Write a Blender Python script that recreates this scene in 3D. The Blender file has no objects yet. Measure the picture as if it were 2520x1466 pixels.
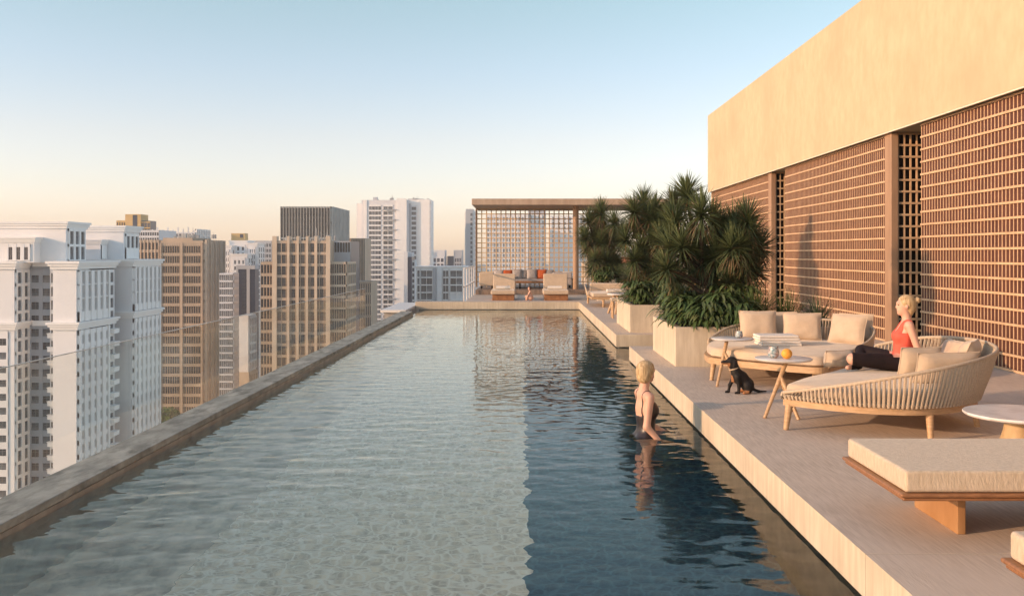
import bpy, bmesh, math, random
import numpy as np
from mathutils import Vector, Matrix, noise
R = math.radians
random.seed(7)
C = bpy.context.scene.collection
sc = bpy.context.scene

# ------------------------------------------------------------------ camera, light, exposure
F, VX, VY, EYE = 2300.0, 1290.0, 624.0, 1.6      # focal length and vanishing point in a 2520 px wide frame
cam = bpy.data.objects.new('camera', bpy.data.cameras.new('camera')); C.objects.link(cam)
cam.location = (0, 0, EYE); cam.rotation_euler = (R(90), 0, 0)
cam.data.sensor_width = 36; cam.data.lens = F / 2520 * 36
cam.data.shift_x = -(VX - 1260) / 2520; cam.data.shift_y = -(732.8 - VY) / 2520
cam.data.clip_start = 0.1; cam.data.clip_end = 20000
sc.camera = cam
SUN_EL, SUN_DIR = 13.0, (0.93, 0.36)              # light travels towards +X and a little +Y
w = bpy.data.worlds.new('World'); sc.world = w; w.use_nodes = True
nt = w.node_tree; nt.nodes.clear()
wo = nt.nodes.new('ShaderNodeOutputWorld'); bg = nt.nodes.new('ShaderNodeBackground')
sky = nt.nodes.new('ShaderNodeTexSky'); sky.sky_type = 'NISHITA'; sky.sun_disc = False
sky.sun_elevation = R(SUN_EL)
sky.sun_rotation = math.atan2(-SUN_DIR[0], -SUN_DIR[1])
sky.air_density = 1.0; sky.dust_density = 0.6; sky.ozone_density = 1.0; sky.altitude = 200
bg.inputs[1].default_value = 0.15
tcw = nt.nodes.new('ShaderNodeTexCoord'); sep = nt.nodes.new('ShaderNodeSeparateXYZ'); rmp = nt.nodes.new('ShaderNodeValToRGB'); mxw = nt.nodes.new('ShaderNodeMix')
mxw.data_type = 'RGBA'; mxw.blend_type = 'MULTIPLY'; mxw.inputs[0].default_value = 1
cr = rmp.color_ramp; cr.elements[0].position = 0; cr.elements[0].color = (.90, .80, 1.02, 1); cr.elements[1].position = 1; cr.elements[1].color = (1, 1, .95, 1)
for p_, c_ in ((.035, (.94, .80, .95)), (.07, (.95, .80, .87)), (.12, (1.0, .81, .81)), (.19, (.96, .85, .82)), (.28, (.92, .90, .76)), (.5, (1.0, .97, .88))): e_ = cr.elements.new(p_); e_.color = (*c_, 1)
nt.links.new(tcw.outputs['Generated'], sep.inputs[0]); nt.links.new(sep.outputs['Z'], rmp.inputs[0]); nt.links.new(sky.outputs[0], mxw.inputs[6]); nt.links.new(rmp.outputs[0], mxw.inputs[7])
nt.links.new(mxw.outputs[2], bg.inputs[0]); nt.links.new(bg.outputs[0], wo.inputs[0])
sl = bpy.data.lights.new('sun', 'SUN'); sl.energy = 2.1; sl.angle = R(0.6); sl.color = (1.0, 0.61, 0.36)
sun = bpy.data.objects.new('sun', sl); C.objects.link(sun)
d = Vector((SUN_DIR[0], SUN_DIR[1], 0)).normalized() * math.cos(R(SUN_EL)); d.z = -math.sin(R(SUN_EL))
sun.rotation_euler = d.to_track_quat('-Z', 'Y').to_euler()
sc.view_settings.view_transform = 'Standard'; sc.view_settings.look = 'None'
sc.view_settings.exposure = 1.0; sc.view_settings.gamma = 1
sc.cycles.max_bounces = 8; sc.cycles.transparent_max_bounces = 16
sc.cycles.caustics_reflective = False; sc.cycles.caustics_refractive = True; sc.cycles.sample_clamp_indirect = 4
sl.cycles.is_caustics_light = True

# ------------------------------------------------------------------ materials
MC = {}
def mat(name, c1, c2=None, scale=4.0, stretch=(1, 1, 1), rough=0.7, bump=0.0, bscale=None, bdist=0.01, detail=6, metallic=0.0,
        spec=0.4, lo=0.35, hi=0.65, sheen=0.0, rand=0.0, c3=None, s3=1.0, bstretch=None, rot=(0, 0, 0)):
    if name in MC: return MC[name]
    m = bpy.data.materials.new(name); m.use_nodes = True; t = m.node_tree; N = t.nodes; L = t.links
    b = N['Principled BSDF']; b.inputs['Roughness'].default_value = rough; b.inputs['Metallic'].default_value = metallic
    b.inputs['Specular IOR Level'].default_value = spec
    if sheen: b.inputs['Sheen Weight'].default_value = sheen
    c2 = c2 or c1
    tc = N.new('ShaderNodeTexCoord')
    def noise_(sc_, st, det):
        mp = N.new('ShaderNodeMapping'); mp.inputs['Scale'].default_value = st; mp.inputs['Rotation'].default_value = rot
        n = N.new('ShaderNodeTexNoise'); n.inputs['Scale'].default_value = sc_; n.inputs['Detail'].default_value = det
        n.inputs['Roughness'].default_value = 0.6
        L.new(tc.outputs['Object'], mp.inputs[0]); L.new(mp.outputs[0], n.inputs['Vector']); return n
    n = noise_(scale, stretch, detail)
    r = N.new('ShaderNodeValToRGB'); r.color_ramp.elements[0].position = lo; r.color_ramp.elements[1].position = hi
    r.color_ramp.elements[0].color = (*c1, 1); r.color_ramp.elements[1].color = (*c2, 1)
    L.new(n.outputs['Fac'], r.inputs[0]); col = r.outputs[0]
    if c3:
        n3 = noise_(s3, (1, 1, 1), 4); r3 = N.new('ShaderNodeValToRGB')
        r3.color_ramp.elements[0].position = .45; r3.color_ramp.elements[1].position = .75
        r3.color_ramp.elements[0].color = (0, 0, 0, 1); r3.color_ramp.elements[1].color = (1, 1, 1, 1)
        mx = N.new('ShaderNodeMix'); mx.data_type = 'RGBA'; L.new(n3.outputs['Fac'], r3.inputs[0]); L.new(r3.outputs[0], mx.inputs[0])
        L.new(col, mx.inputs[6]); mx.inputs[7].default_value = (*c3, 1); col = mx.outputs[2]
    if rand:
        oi = N.new('ShaderNodeObjectInfo'); hs = N.new('ShaderNodeHueSaturation'); mr = N.new('ShaderNodeMapRange')
        mr.inputs[3].default_value = 1 - rand; mr.inputs[4].default_value = 1 + rand
        L.new(oi.outputs['Random'], mr.inputs[0]); L.new(mr.outputs[0], hs.inputs['Value']); L.new(col, hs.inputs['Color']); col = hs.outputs[0]
    L.new(col, b.inputs['Base Color'])
    if bump:
        nb = noise_(bscale or scale * 3, bstretch or stretch, 8); bp = N.new('ShaderNodeBump')
        bp.inputs['Strength'].default_value = bump; bp.inputs['Distance'].default_value = bdist
        L.new(nb.outputs['Fac'], bp.inputs['Height']); L.new(bp.outputs[0], b.inputs['Normal'])
    MC[name] = m; return m

# ------------------------------------------------------------------ mesh helpers
def tag(o, label=None, cat=None, group=None, kind=None):
    if label: o['label'] = label
    if cat: o['category'] = cat
    if group: o['group'] = group
    if kind: o['kind'] = kind
    return o
def thing(name, label, cat, loc=(0, 0, 0), group=None):
    o = bpy.data.objects.new(name, None); o.location = loc; o.empty_display_size = .1; C.objects.link(o)
    return tag(o, label, cat, group)
def wloc(o):
    v = Vector((0, 0, 0))
    while o is not None: v += o.location; o = o.parent
    return v
class MB:
    def __init__(s): s.v, s.f, s.m, s.sm = [], [], [], []; s.wn = False
    def add(s, vs, fs, mi=0, smooth=False):
        b = len(s.v); s.v += [tuple(v) for v in vs]
        for f in fs: s.f.append([i + b for i in f]); s.m.append(mi); s.sm.append(smooth)
    def box(s, x0, x1, y0, y1, z0, z1, mi=0):
        v = [(x0, y0, z0), (x1, y0, z0), (x1, y1, z0), (x0, y1, z0), (x0, y0, z1), (x1, y0, z1), (x1, y1, z1), (x0, y1, z1)]
        s.add(v, [(0, 3, 2, 1), (4, 5, 6, 7), (0, 1, 5, 4), (1, 2, 6, 5), (2, 3, 7, 6), (3, 0, 4, 7)], mi)
    def rbox(s, x0, x1, y0, y1, z0, z1, r=.02, seg=3, mi=0, mtx=None, smooth=True):
        bm = bmesh.new(); bmesh.ops.create_cube(bm, size=1)
        for v in bm.verts: v.co = Vector(((x0 + x1) / 2 + v.co.x * (x1 - x0), (y0 + y1) / 2 + v.co.y * (y1 - y0), (z0 + z1) / 2 + v.co.z * (z1 - z0)))
        bmesh.ops.bevel(bm, geom=bm.edges[:], offset=r, segments=seg, affect='EDGES', profile=.5)
        s.wn = True; s.bm(bm, mi, mtx, smooth)
    def bm(s, bm, mi=0, mtx=None, smooth=True):
        bm.verts.index_update()
        s.add([(mtx @ v.co if mtx else v.co) for v in bm.verts], [[v.index for v in f.verts] for f in bm.faces], mi, smooth); bm.free()
    def tube(s, pts, rad, n=10, mi=0, cap=True, flat=1.0):
        pts = [Vector(p) for p in pts]; rads = rad if isinstance(rad, (list, tuple)) else [rad] * len(pts)
        vs, fs = [], []
        up = Vector((0, 0, 1))
        for i, p in enumerate(pts):
            t = (pts[min(i + 1, len(pts) - 1)] - pts[max(i - 1, 0)]).normalized()
            a = up.cross(t)
            if a.length < .05: a = Vector((1, 0, 0)).cross(t)
            a.normalize(); b = t.cross(a)
            for k in range(n):
                q = 2 * math.pi * k / n; vs.append(p + a * math.cos(q) * rads[i] + b * math.sin(q) * rads[i] * flat)
        for i in range(len(pts) - 1):
            for k in range(n): fs.append((i * n + k, i * n + (k + 1) % n, (i + 1) * n + (k + 1) % n, (i + 1) * n + k))
        if cap: fs += [tuple(range(n))[::-1], tuple((len(pts) - 1) * n + k for k in range(n))]
        s.add(vs, fs, mi, True)
    def lathe(s, cx, cy, prof, n=32, mi=0, sx=1.0, sy=1.0):
        vs, fs = [], []
        for r, z in prof:
            for k in range(n):
                q = 2 * math.pi * k / n; vs.append((cx + math.cos(q) * r * sx, cy + math.sin(q) * r * sy, z))
        for i in range(len(prof) - 1):
            for k in range(n): fs.append((i * n + k, i * n + (k + 1) % n, (i + 1) * n + (k + 1) % n, (i + 1) * n + k))
        fs += [tuple(range(n))[::-1], tuple((len(prof) - 1) * n + k for k in range(n))]
        s.add(vs, fs, mi, True)
    def build(s, name, mats, parent=None, loc=None, local=False, auto=True):
        me = bpy.data.meshes.new(name)
        off = Vector((0, 0, 0)) if local else (wloc(parent) if parent else Vector(loc or (0, 0, 0)))
        me.from_pydata([(v[0] - off.x, v[1] - off.y, v[2] - off.z) for v in s.v], [], s.f)
        for m in (mats if isinstance(mats, (list, tuple)) else [mats]): me.materials.append(m)
        me.polygons.foreach_set('material_index', s.m); me.polygons.foreach_set('use_smooth', s.sm); me.update()
        o = bpy.data.objects.new(name, me); C.objects.link(o)
        if parent: o.parent = parent
        elif loc is not None: o.location = loc
        if auto and any(s.sm):
            try: me.set_sharp_from_angle(angle=R(50))
            except Exception: pass
        if s.wn: wm = o.modifiers.new('weighted', 'WEIGHTED_NORMAL'); wm.keep_sharp = True; wm.weight = 90
        return o
def struct(name, mb, m): return tag(mb.build(name, m), kind='structure')
def copy_tree(o, parent=None):
    c = o.copy(); C.objects.link(c); c.parent = parent
    for ch in list(KIDS.get(o.name, [])) or [x for x in bpy.data.objects if x.parent == o]: copy_tree(ch, c)
    return c
KIDS = {}
def cat_rom(pts, n, closed=False):
    pts = [Vector(p) for p in pts]; out = []; N = len(pts)
    for i in range(N if closed else N - 1):
        p = [pts[(i + k) % N] if closed else pts[max(0, min(N - 1, i + k))] for k in (-1, 0, 1, 2)]
        for k in range(n):
            t = k / n
            out.append(.5 * ((2 * p[1]) + (p[2] - p[0]) * t + (2 * p[0] - 5 * p[1] + 4 * p[2] - p[3]) * t * t + (-p[0] + 3 * p[1] - 3 * p[2] + p[3]) * t ** 3))
    if not closed: out.append(pts[-1])
    return out

# ------------------------------------------------------------------ palette
M_TRAV = mat('travertine', (.54, .46, .345), (.67, .585, .455), 5, (3.5, 3.5, .35), .75, .25, 14, .006, c3=(.48, .40, .30), s3=1.1)
M_DECK = mat('deck stone', (.50, .405, .32), (.65, .545, .445), 4, (18, 1.0, 1), .75, .6, 9, .01, spec=.3, c3=(.66, .55, .45), s3=.7, bstretch=(26, .6, 1), lo=.38, hi=.62)
M_FASC = mat('lime render', (.54, .45, .29), (.61, .51, .34), 5, (1, 1, .6), .85, .4, 10, .008, c3=(.50, .41, .265), s3=.5)
M_BATT = mat('oak batten', (.56, .37, .22), (.68, .47, .29), 6, (1, 1, 1), .6)
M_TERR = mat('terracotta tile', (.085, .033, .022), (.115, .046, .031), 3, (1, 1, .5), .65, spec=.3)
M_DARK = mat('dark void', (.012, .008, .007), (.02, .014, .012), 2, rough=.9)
M_PIL = mat('pilaster timber', (.34, .21, .13), (.42, .27, .17), 5, (1, 1, .2), .6)
M_COPE = mat('weathered coping', (.21, .20, .165), (.52, .49, .41), 5, (1.6, .6, 1), .8, .5, 9, .01, c3=(.31, .305, .26), s3=1.4, spec=.1)
M_COPF = mat('coping face', (.27, .22, .17), (.42, .35, .27), 3, (1.2, 1.2, .35), .5, .3, 10, .01)
M_TEAK = mat('teak', (.43, .275, .145), (.57, .385, .225), 10, (1, 1, 6), .45, .1, 30, .002)
M_TEAK2 = mat('dark teak', (.23, .105, .045), (.36, .17, .075), 10, (1, 6, 1), .4, .1, 30, .002)
M_ROPE = mat('rope', (.46, .37, .27), (.56, .46, .345), 60, rough=.85, bump=.3, bscale=200, bdist=.002)
M_CUSH = mat('linen cushion', (.52, .41, .30), (.60, .48, .355), 5, rough=.92, bump=.5, bscale=9, bdist=.02, sheen=.25)
M_MATT = mat('boucle mattress', (.50, .40, .28), (.68, .56, .42), 45, (1, 1, .35), .95, .8, 90, .006, sheen=.2, lo=.3, hi=.7)
M_TOWEL = mat('white towel', (.74, .68, .60), (.80, .75, .68), 40, rough=.95, bump=.4, bscale=160, bdist=.003)
M_MARB = mat('marble', (.60, .57, .54), (.74, .71, .68), 5, rough=.3, lo=.4, hi=.55)
M_SKIN = mat('skin', (.62, .36, .26), (.68, .41, .30), 8, rough=.5, spec=.4)
M_HAIR = mat('blond hair', (.30, .19, .085), (.70, .53, .31), 55, (1, 1, .15), .5, .6, 110, .003)
M_BROWN = mat('brown hair', (.07, .035, .02), (.12, .06, .035), 30, rough=.5)
M_SUIT = mat('dark swimsuit', (.022, .016, .017), (.045, .034, .034), 20, rough=.35, spec=.5)
M_RED = mat('coral top', (.72, .10, .065), (.80, .135, .09), 14, rough=.75, bump=.6, bscale=14, bdist=.012)
M_BLK = mat('black leggings', (.012, .007, .008), (.022, .013, .014), 10, rough=.75, spec=.25)
M_FUR = mat('black fur', (.004, .0035, .0035), (.014, .011, .010), 60, rough=.6, bump=.8, bscale=130, bdist=.005, spec=.35)
M_TAN = mat('tan fur', (.28, .12, .045), (.38, .18, .08), 60, rough=.7)
M_GREYF = mat('grey fabric', (.36, .33, .32), (.44, .40, .38), 20, rough=.9, rand=.18)
M_RUST = mat('rust fabric', (.46, .095, .03), (.54, .13, .045), 20, rough=.9)
M_METAL = mat('dark metal', (.03, .028, .027), rough=.4, metallic=.6)
M_WH2 = mat('white trim', (.87, .85, .82), (.90, .88, .85), .3, rough=.8)
M_SOIL = mat('soil', (.02, .015, .01), (.045, .032, .022), 12, rough=.95)

# ================================================================== THE SETTING: ground, basin, deck, water
WZ, FZ = -.26, -1.30
g = MB(); g.add([(-6000, -3000, -100), (6000, -3000, -100), (6000, 9000, -100), (-6000, 9000, -100)], [(0, 1, 2, 3)])
struct('ground', g, mat('city ground', (.20, .22, .16), (.46, .45, .43), .02, rough=.9, detail=10))
XE, XL, XO = 1.82, -3.40, -3.77
# floor of the pool: mottled stone, its pale net is caustic light put into the colour
def pool_floor_mat(name, dark, mid, joint):  # joint: colour of the painted caustic net
    m = bpy.data.materials.new(name); m.use_nodes = True; t = m.node_tree; N = t.nodes; L = t.links; b = N['Principled BSDF']
    b.inputs['Roughness'].default_value = .6
    tc = N.new('ShaderNodeTexCoord'); mp = N.new('ShaderNodeMapping'); mp.inputs['Scale'].default_value = (8.5, 9.5, 1)
    nz = N.new('ShaderNodeTexNoise'); nz.inputs['Scale'].default_value = 4.5; nz.inputs['Detail'].default_value = 5
    va = N.new('ShaderNodeVectorMath'); va.operation = 'SCALE'; va.inputs['Scale'].default_value = 1.3
    ad = N.new('ShaderNodeVectorMath'); ad.operation = 'ADD'
    L.new(tc.outputs['Object'], mp.inputs[0]); L.new(tc.outputs['Object'], nz.inputs['Vector'])
    L.new(nz.outputs['Color'], va.inputs[0]); L.new(mp.outputs[0], ad.inputs[0]); L.new(va.outputs[0], ad.inputs[1])
    def vor(scale, w0, w1):
        v = N.new('ShaderNodeTexVoronoi'); v.feature = 'DISTANCE_TO_EDGE'; v.inputs['Scale'].default_value = scale
        L.new(ad.outputs[0], v.inputs['Vector']); r = N.new('ShaderNodeMapRange'); r.inputs[1].default_value = w0; r.inputs[2].default_value = w1
        r.inputs[3].default_value = 1; r.inputs[4].default_value = 0; r.interpolation_type = 'SMOOTHSTEP'
        L.new(v.outputs['Distance'], r.inputs[0]); return r.outputs[0]
    j1 = vor(1.0, .0, .16); j2 = vor(1.9, .0, .14)
    n2 = N.new('ShaderNodeTexNoise'); n2.inputs['Scale'].default_value = 1.3; n2.inputs['Detail'].default_value = 6; L.new(mp.outputs[0], n2.inputs['Vector'])
    cr = N.new('ShaderNodeValToRGB'); cr.color_ramp.elements[0].position = .35; cr.color_ramp.elements[1].position = .66
    cr.color_ramp.elements[0].color = (*dark, 1); cr.color_ramp.elements[1].color = (*mid, 1); L.new(n2.outputs['Fac'], cr.inputs[0])
    ml = N.new('ShaderNodeMath'); ml.operation = 'MULTIPLY'; ml.inputs[1].default_value = .45; L.new(j2, ml.inputs[0])
    mm = N.new('ShaderNodeMath'); mm.operation = 'MAXIMUM'; L.new(j1, mm.inputs[0]); L.new(ml.outputs[0], mm.inputs[1])
    mx = N.new('ShaderNodeMix'); mx.data_type = 'RGBA'; L.new(mm.outputs[0], mx.inputs[0]); L.new(cr.outputs[0], mx.inputs[6]); mx.inputs[7].default_value = (*joint, 1)  # joint tone is the painted caustic net along the cell edges
    L.new(mx.outputs[2], b.inputs['Base Color']); return m
M_FLOOR = pool_floor_mat('pale caustic floor', (.58, .51, .38), (.95, .85, .64), (1.0, .96, .82))
M_DEEP = pool_floor_mat('deep blue caustic floor', (.010, .04, .07), (.02, .075, .12), (.04, .12, .17))
M_PWALL = mat('pool wall stone', (.22, .22, .20), (.42, .40, .36), 3.5, (1.4, 1.4, .7), .6, detail=9, c3=(.33, .35, .36), s3=2)
b = MB()
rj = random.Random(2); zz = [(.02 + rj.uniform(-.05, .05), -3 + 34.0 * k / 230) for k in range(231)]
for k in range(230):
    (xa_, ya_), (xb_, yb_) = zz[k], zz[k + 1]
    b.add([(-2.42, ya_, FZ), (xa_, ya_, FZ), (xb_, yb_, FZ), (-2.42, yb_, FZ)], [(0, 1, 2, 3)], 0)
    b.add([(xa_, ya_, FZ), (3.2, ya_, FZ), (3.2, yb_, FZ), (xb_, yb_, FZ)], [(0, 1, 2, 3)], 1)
b.add([(XL, -3, FZ + .01), (-2.42, -3, FZ + .01), (-2.42, 31, FZ + .01), (XL, 31, FZ + .01)], [(0, 1, 2, 3)], 4)  # darker strip paints the left wall's shadow onto the floor
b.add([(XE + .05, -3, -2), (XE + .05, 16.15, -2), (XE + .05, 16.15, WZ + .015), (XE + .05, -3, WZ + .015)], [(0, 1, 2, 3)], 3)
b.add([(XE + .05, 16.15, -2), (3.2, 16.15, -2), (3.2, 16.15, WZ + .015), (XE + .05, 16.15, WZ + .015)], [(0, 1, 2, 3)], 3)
b.add([(XE + .05, 18.55, -2), (3.2, 18.55, -2), (3.2, 18.55, WZ + .015), (XE + .05, 18.55, WZ + .015)], [(3, 2, 1, 0)], 2)
b.add([(3.2, 16.15, -2), (3.2, 18.55, -2), (3.2, 18.55, WZ + .015), (3.2, 16.15, WZ + .015)], [(3, 2, 1, 0)], 2)
b.add([(XE + .05, 18.55, -2), (XE + .05, 31.1, -2), (XE + .05, 31.1, WZ + .015), (XE + .05, 18.55, WZ + .015)], [(3, 2, 1, 0)], 2)
b.add([(XL - .1, 31.1, -2), (XE + .05, 31.1, -2), (XE + .05, 31.1, WZ + .015), (XL - .1, 31.1, WZ + .015)], [(3, 2, 1, 0)], 2)
b.add([(XL - .1, -3, -2), (XE + .05, -3, -2), (XE + .05, -3, WZ - .01), (XL - .1, -3, WZ - .01)], [(0, 1, 2, 3)], 2)
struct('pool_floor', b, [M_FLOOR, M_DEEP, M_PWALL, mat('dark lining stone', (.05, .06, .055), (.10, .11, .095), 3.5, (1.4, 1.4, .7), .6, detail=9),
    mat('wall shadow strip', (.42, .38, .30), (.92, .84, .68), 2.6, (1.6, 1, 1), .6, detail=10, c3=(.74, .67, .55), s3=5, lo=.4, hi=.6)])
# infinity edge
ce = thing('pool_wall', 'long low weathered stone infinity edge wall along the left side of the pool', 'wall', (XO, 0, -.3))
c = MB(); c.rbox(XO, XL, -3, 28.6, -.215, -.155, .006, 2, 0, None, False); c.build('coping', M_COPE, ce)
c = MB(); c.box(XO + .02, XL + .0, -3, 28.6, -3.2, -.217); c.build('wall_face', M_COPF, ce)
c = MB(); c.add([(XL + .004, -3, FZ), (XL + .004, 31, FZ), (XL + .004, 31, WZ - .002), (XL + .004, -3, WZ - .002)], [(0, 1, 2, 3)]); c.build('wall_lining', M_PWALL, ce)
# deck slabs
def slab(mb, x0, x1, y0, y1, side='xy'):
    mb.rbox(x0, x1, y0, y1, WZ + .025, 0, .006, 2, 0)
M_DECKS = [M_DECK, M_TRAV, mat('joint', (.10, .075, .06), rough=.9)]
dk = MB()
def deck_slab(x0, x1, y0, y1):
    b0 = len(dk.f); dk.rbox(x0, x1, y0, y1, WZ + .02, 0, .0012, 1, 0, None, False)
    for i in range(b0, len(dk.f)):
        vs = [Vector(dk.v[k]) for k in dk.f[i]]
        n = (vs[1] - vs[0]).cross(vs[2] - vs[0])
        if abs(n.normalized().z) < .8: dk.m[i] = 1
deck_slab(XE, 7.2, -3, 4.984); deck_slab(XE, 7.2, 4.989, 16.2); dk.box(XE + .001, 7.19, 4.9842, 4.9888, WZ + .03, -.0012, 2)
deck_slab(XE, 7.2, 18.5, 31.05); deck_slab(3.15, 7.2, 16.2, 18.5)
deck_slab(-3.62, -1.972, 31.05, 31.55); deck_slab(-1.97, 7.2, 31.05, 44)
struct('pool_deck', dk, M_DECKS)
st = MB(); st.rbox(-1.9, 7.0, 36.5, 43.5, 0, .19, .01, 2); struct('terrace_step', st, mat('step stone', (.20, .145, .11), (.29, .215, .165), 5, (3, 3, 1), .7))
st = MB(); st.box(-4.3, -3.63, 28.7, 33, -3.5, -.2, 0); st.rbox(-4.4, -3.625, 28.6, 33, -.2, -.12, .01, 2, 1)
struct('lower_terrace', st, [mat('grey render', (.33, .31, .29), (.42, .40, .37), 4, (1, 1, .3), .8), mat('white slab', (.72, .70, .66), rough=.7)])
# water: a rippled sheet of real waves, refracting
m = bpy.data.materials.new('water'); m.use_nodes = True; t = m.node_tree; N = t.nodes; L = t.links; N.clear()
out = N.new('ShaderNodeOutputMaterial'); gl = N.new('ShaderNodeBsdfGlass'); gl.inputs['IOR'].default_value = 1.22; gl.inputs['Roughness'].default_value = 0
gl.inputs['Color'].default_value = (1.0, .975, .91, 1); L.new(gl.outputs[0], out.inputs[0])
def waves(X, Y):
    rw = np.random.RandomState(5); H = np.zeros_like(X)
    for k in range(80):
        lam = .07 * (8 ** rw.rand()); th = rw.normal(math.pi / 2, .75); ph = rw.rand() * 6.28; amp = .00024 * (lam / .3) ** .75
        kx, ky = math.cos(th) * 6.283 / lam, math.sin(th) * 6.283 / lam
        wob = .35 * np.sin(X * .9 + k) + .35 * np.sin(Y * .7 + k * 1.7)
        H += amp * np.sin(kx * X + ky * Y + ph + wob * 2)
    calm = .55 + .45 * np.sin(X * .8 + 1.1 * np.sin(Y * .35)) * np.cos(Y * .5 + .8 * np.sin(X * .6))
    return H * (.45 + .75 * calm)
def water_grid(mb, x0, x1, y0, y1, step):
    ys = [y0]
    while ys[-1] < y1: ys.append(ys[-1] + (.2 if ys[-1] < 4 else max(step, .02 + (ys[-1] - 5) * .0018)))
    ys = np.array(ys); ys = y0 + (ys - y0) * (y1 - y0) / (ys[-1] - y0); nx, ny = max(2, int((x1 - x0) / step) + 1), len(ys)
    X, Y = np.meshgrid(np.linspace(x0, x1, nx), ys); H = waves(X, Y) + WZ
    vs = np.stack([X.ravel(), Y.ravel(), H.ravel()], 1).tolist()
    mb.add(vs, [(j * nx + i, j * nx + i + 1, (j + 1) * nx + i + 1, (j + 1) * nx + i) for j in range(ny - 1) for i in range(nx - 1)], 0, True)
wt = MB(); water_grid(wt, XL, XE + .048, -3, 31.098, .022); water_grid(wt, XE + .048, 3.198, 16.152, 18.548, .06)
wobj = tag(wt.build('water', m, auto=False), kind='structure'); wobj.cycles.is_caustics_caster = True
for nm in ('pool_floor', 'wall_lining'): bpy.data.objects[nm].cycles.is_caustics_receiver = True

# ================================================================== HOTEL WING on the right
XF, XP, ZF, ZT = 6.48, 6.56, 3.77, 6.47
hw = thing('hotel_wing', 'long building with tall lit cream fascia over brown latticed screen walls', 'building', (XP, 16, 0))
q = MB(); q.rbox(XF, 12, -4, 33, ZF, ZT, .015, 2); q.build('fascia', M_FASC, hw)
q = MB(); q.box(XF - .012, XF + .02, -4, 33, ZF - .022, ZF - .001); q.build('glow_line', mat('painted glow line', (.78, .70, .56), rough=.6), hw)  # pale strip painted to stand for the LED glow under the fascia
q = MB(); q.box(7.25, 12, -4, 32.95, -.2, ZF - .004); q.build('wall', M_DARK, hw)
def screen(y0, y1):
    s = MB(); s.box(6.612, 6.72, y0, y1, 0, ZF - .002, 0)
    rows = 18; rh = (ZF - .05) / rows
    for i in range(rows + 1): s.box(6.588, 6.6115, y0, y1, .004 + i * rh, .004 + i * rh + .032, 1)
    n = int((y1 - y0) / .1)
    for k in range(n + 1):
        y = y0 + (y1 - y0 - .018) * k / n
        for i in range(rows): s.box(6.6055, 6.6115, y, y + .017, .0405 + i * rh, .0035 + (i + 1) * rh, 1)
    s.build('screen_panel', [M_TERR, M_BATT], hw)
def opening(y0):       # a gap between two screens: its far side returns inwards as an open lattice
    s = MB(); s.box(6.545, 6.66, y0 + 1.1, y0 + 1.42, 0, ZF - .003); s.build('pilaster', M_PIL, hw)
    s = MB(); rows = 18; rh = (ZF - .05) / rows; yy = y0 + 1.1
    for i in range(rows + 1): s.box(6.665, 7.24, yy + .03, yy + .08, .004 + i * rh, .040 + i * rh)
    for k in range(6): s.box(6.668 + k * .112, 6.694 + k * .112, yy + .04, yy + .075, 0, ZF - .004)
    s.build('lattice', M_BATT, hw)
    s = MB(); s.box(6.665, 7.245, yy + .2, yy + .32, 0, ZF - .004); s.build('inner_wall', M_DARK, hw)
for y0 in (-.65, 7.45, 15.55, 23.65): opening(y0)
for y0, y1 in ((-4, -.65), (.78, 7.45), (8.88, 15.55), (16.98, 23.65), (25.08, 32.9)): screen(y0, y1)
q = MB(); q.box(6.6, 7.25, 32.9, 33, 0, ZF - .003); q.build('end_wall', M_FASC, hw)

rl = thing('railing', 'white metal railing at the left edge of the far deck, beside the pavilion', 'railing', (-2.05, 34, 0))
M_RAIL = mat('white metal', (.78, .76, .73), rough=.5)
for k in range(5): q = MB(); y_ = 31.7 + k * 1.55; q.box(-2.07, -2.03, y_, y_ + .04, -.2, 1.08); q.build('post', M_RAIL, rl)
for z_ in (.45, 1.08): q = MB(); q.box(-2.08, -2.02, 31.7, 38, z_, z_ + .045); q.build('rail', M_RAIL, rl)
q = MB(); q.box(-3.3, -2.1, 32.2, 36, -.75, -.6); q.box(-3.3, -3.2, 32.2, 36, -.6, -.3); tag(q.build('ledge_roof', M_RAIL, None, (-2.7, 34, -.75)), 'low white ledge roof just below the left edge of the far deck', 'roof')
# ================================================================== PAVILION at the end
pv = thing('pavilion', 'open lounge pavilion with flat stone roof, round column and square lattice screen behind', 'pavilion', (1.8, 38, .19))
q = MB(); q.rbox(-2.05, 7.0, 36.5, 41.5, 3.5, 3.75, .02, 2); q.build('roof', mat('pavilion stone', (.42, .31, .23), (.52, .40, .30), 5, (1, 1, .3), .8), pv)
q = MB(); q.tube([(2.06, 37.3, .19), (2.06, 37.3, 3.5)], .115, 20); q.build('column', M_PIL, pv)
q = MB()
P = .205
for k in range(25): x = -2.03 + k * P; q.box(x, x + .042, 39.7, 39.74, .19, 3.5)
for k in range(1, 17): z = .19 + k * P; q.box(-2.03, 2.93, 39.685, 39.755, z, z + .036)
q.build('lattice_screen', mat('gold batten', (.60, .42, .23), (.68, .50, .30), 8, rough=.6), pv)
q = MB(); q.box(2.95, 3.2, 39.6, 39.85, .19, 3.498); q.build('post', M_PIL, pv)
q = MB(); q.box(-2.06, -2.032, 39.6, 39.85, .19, 3.498); q.build('post', M_PIL, pv)

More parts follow.
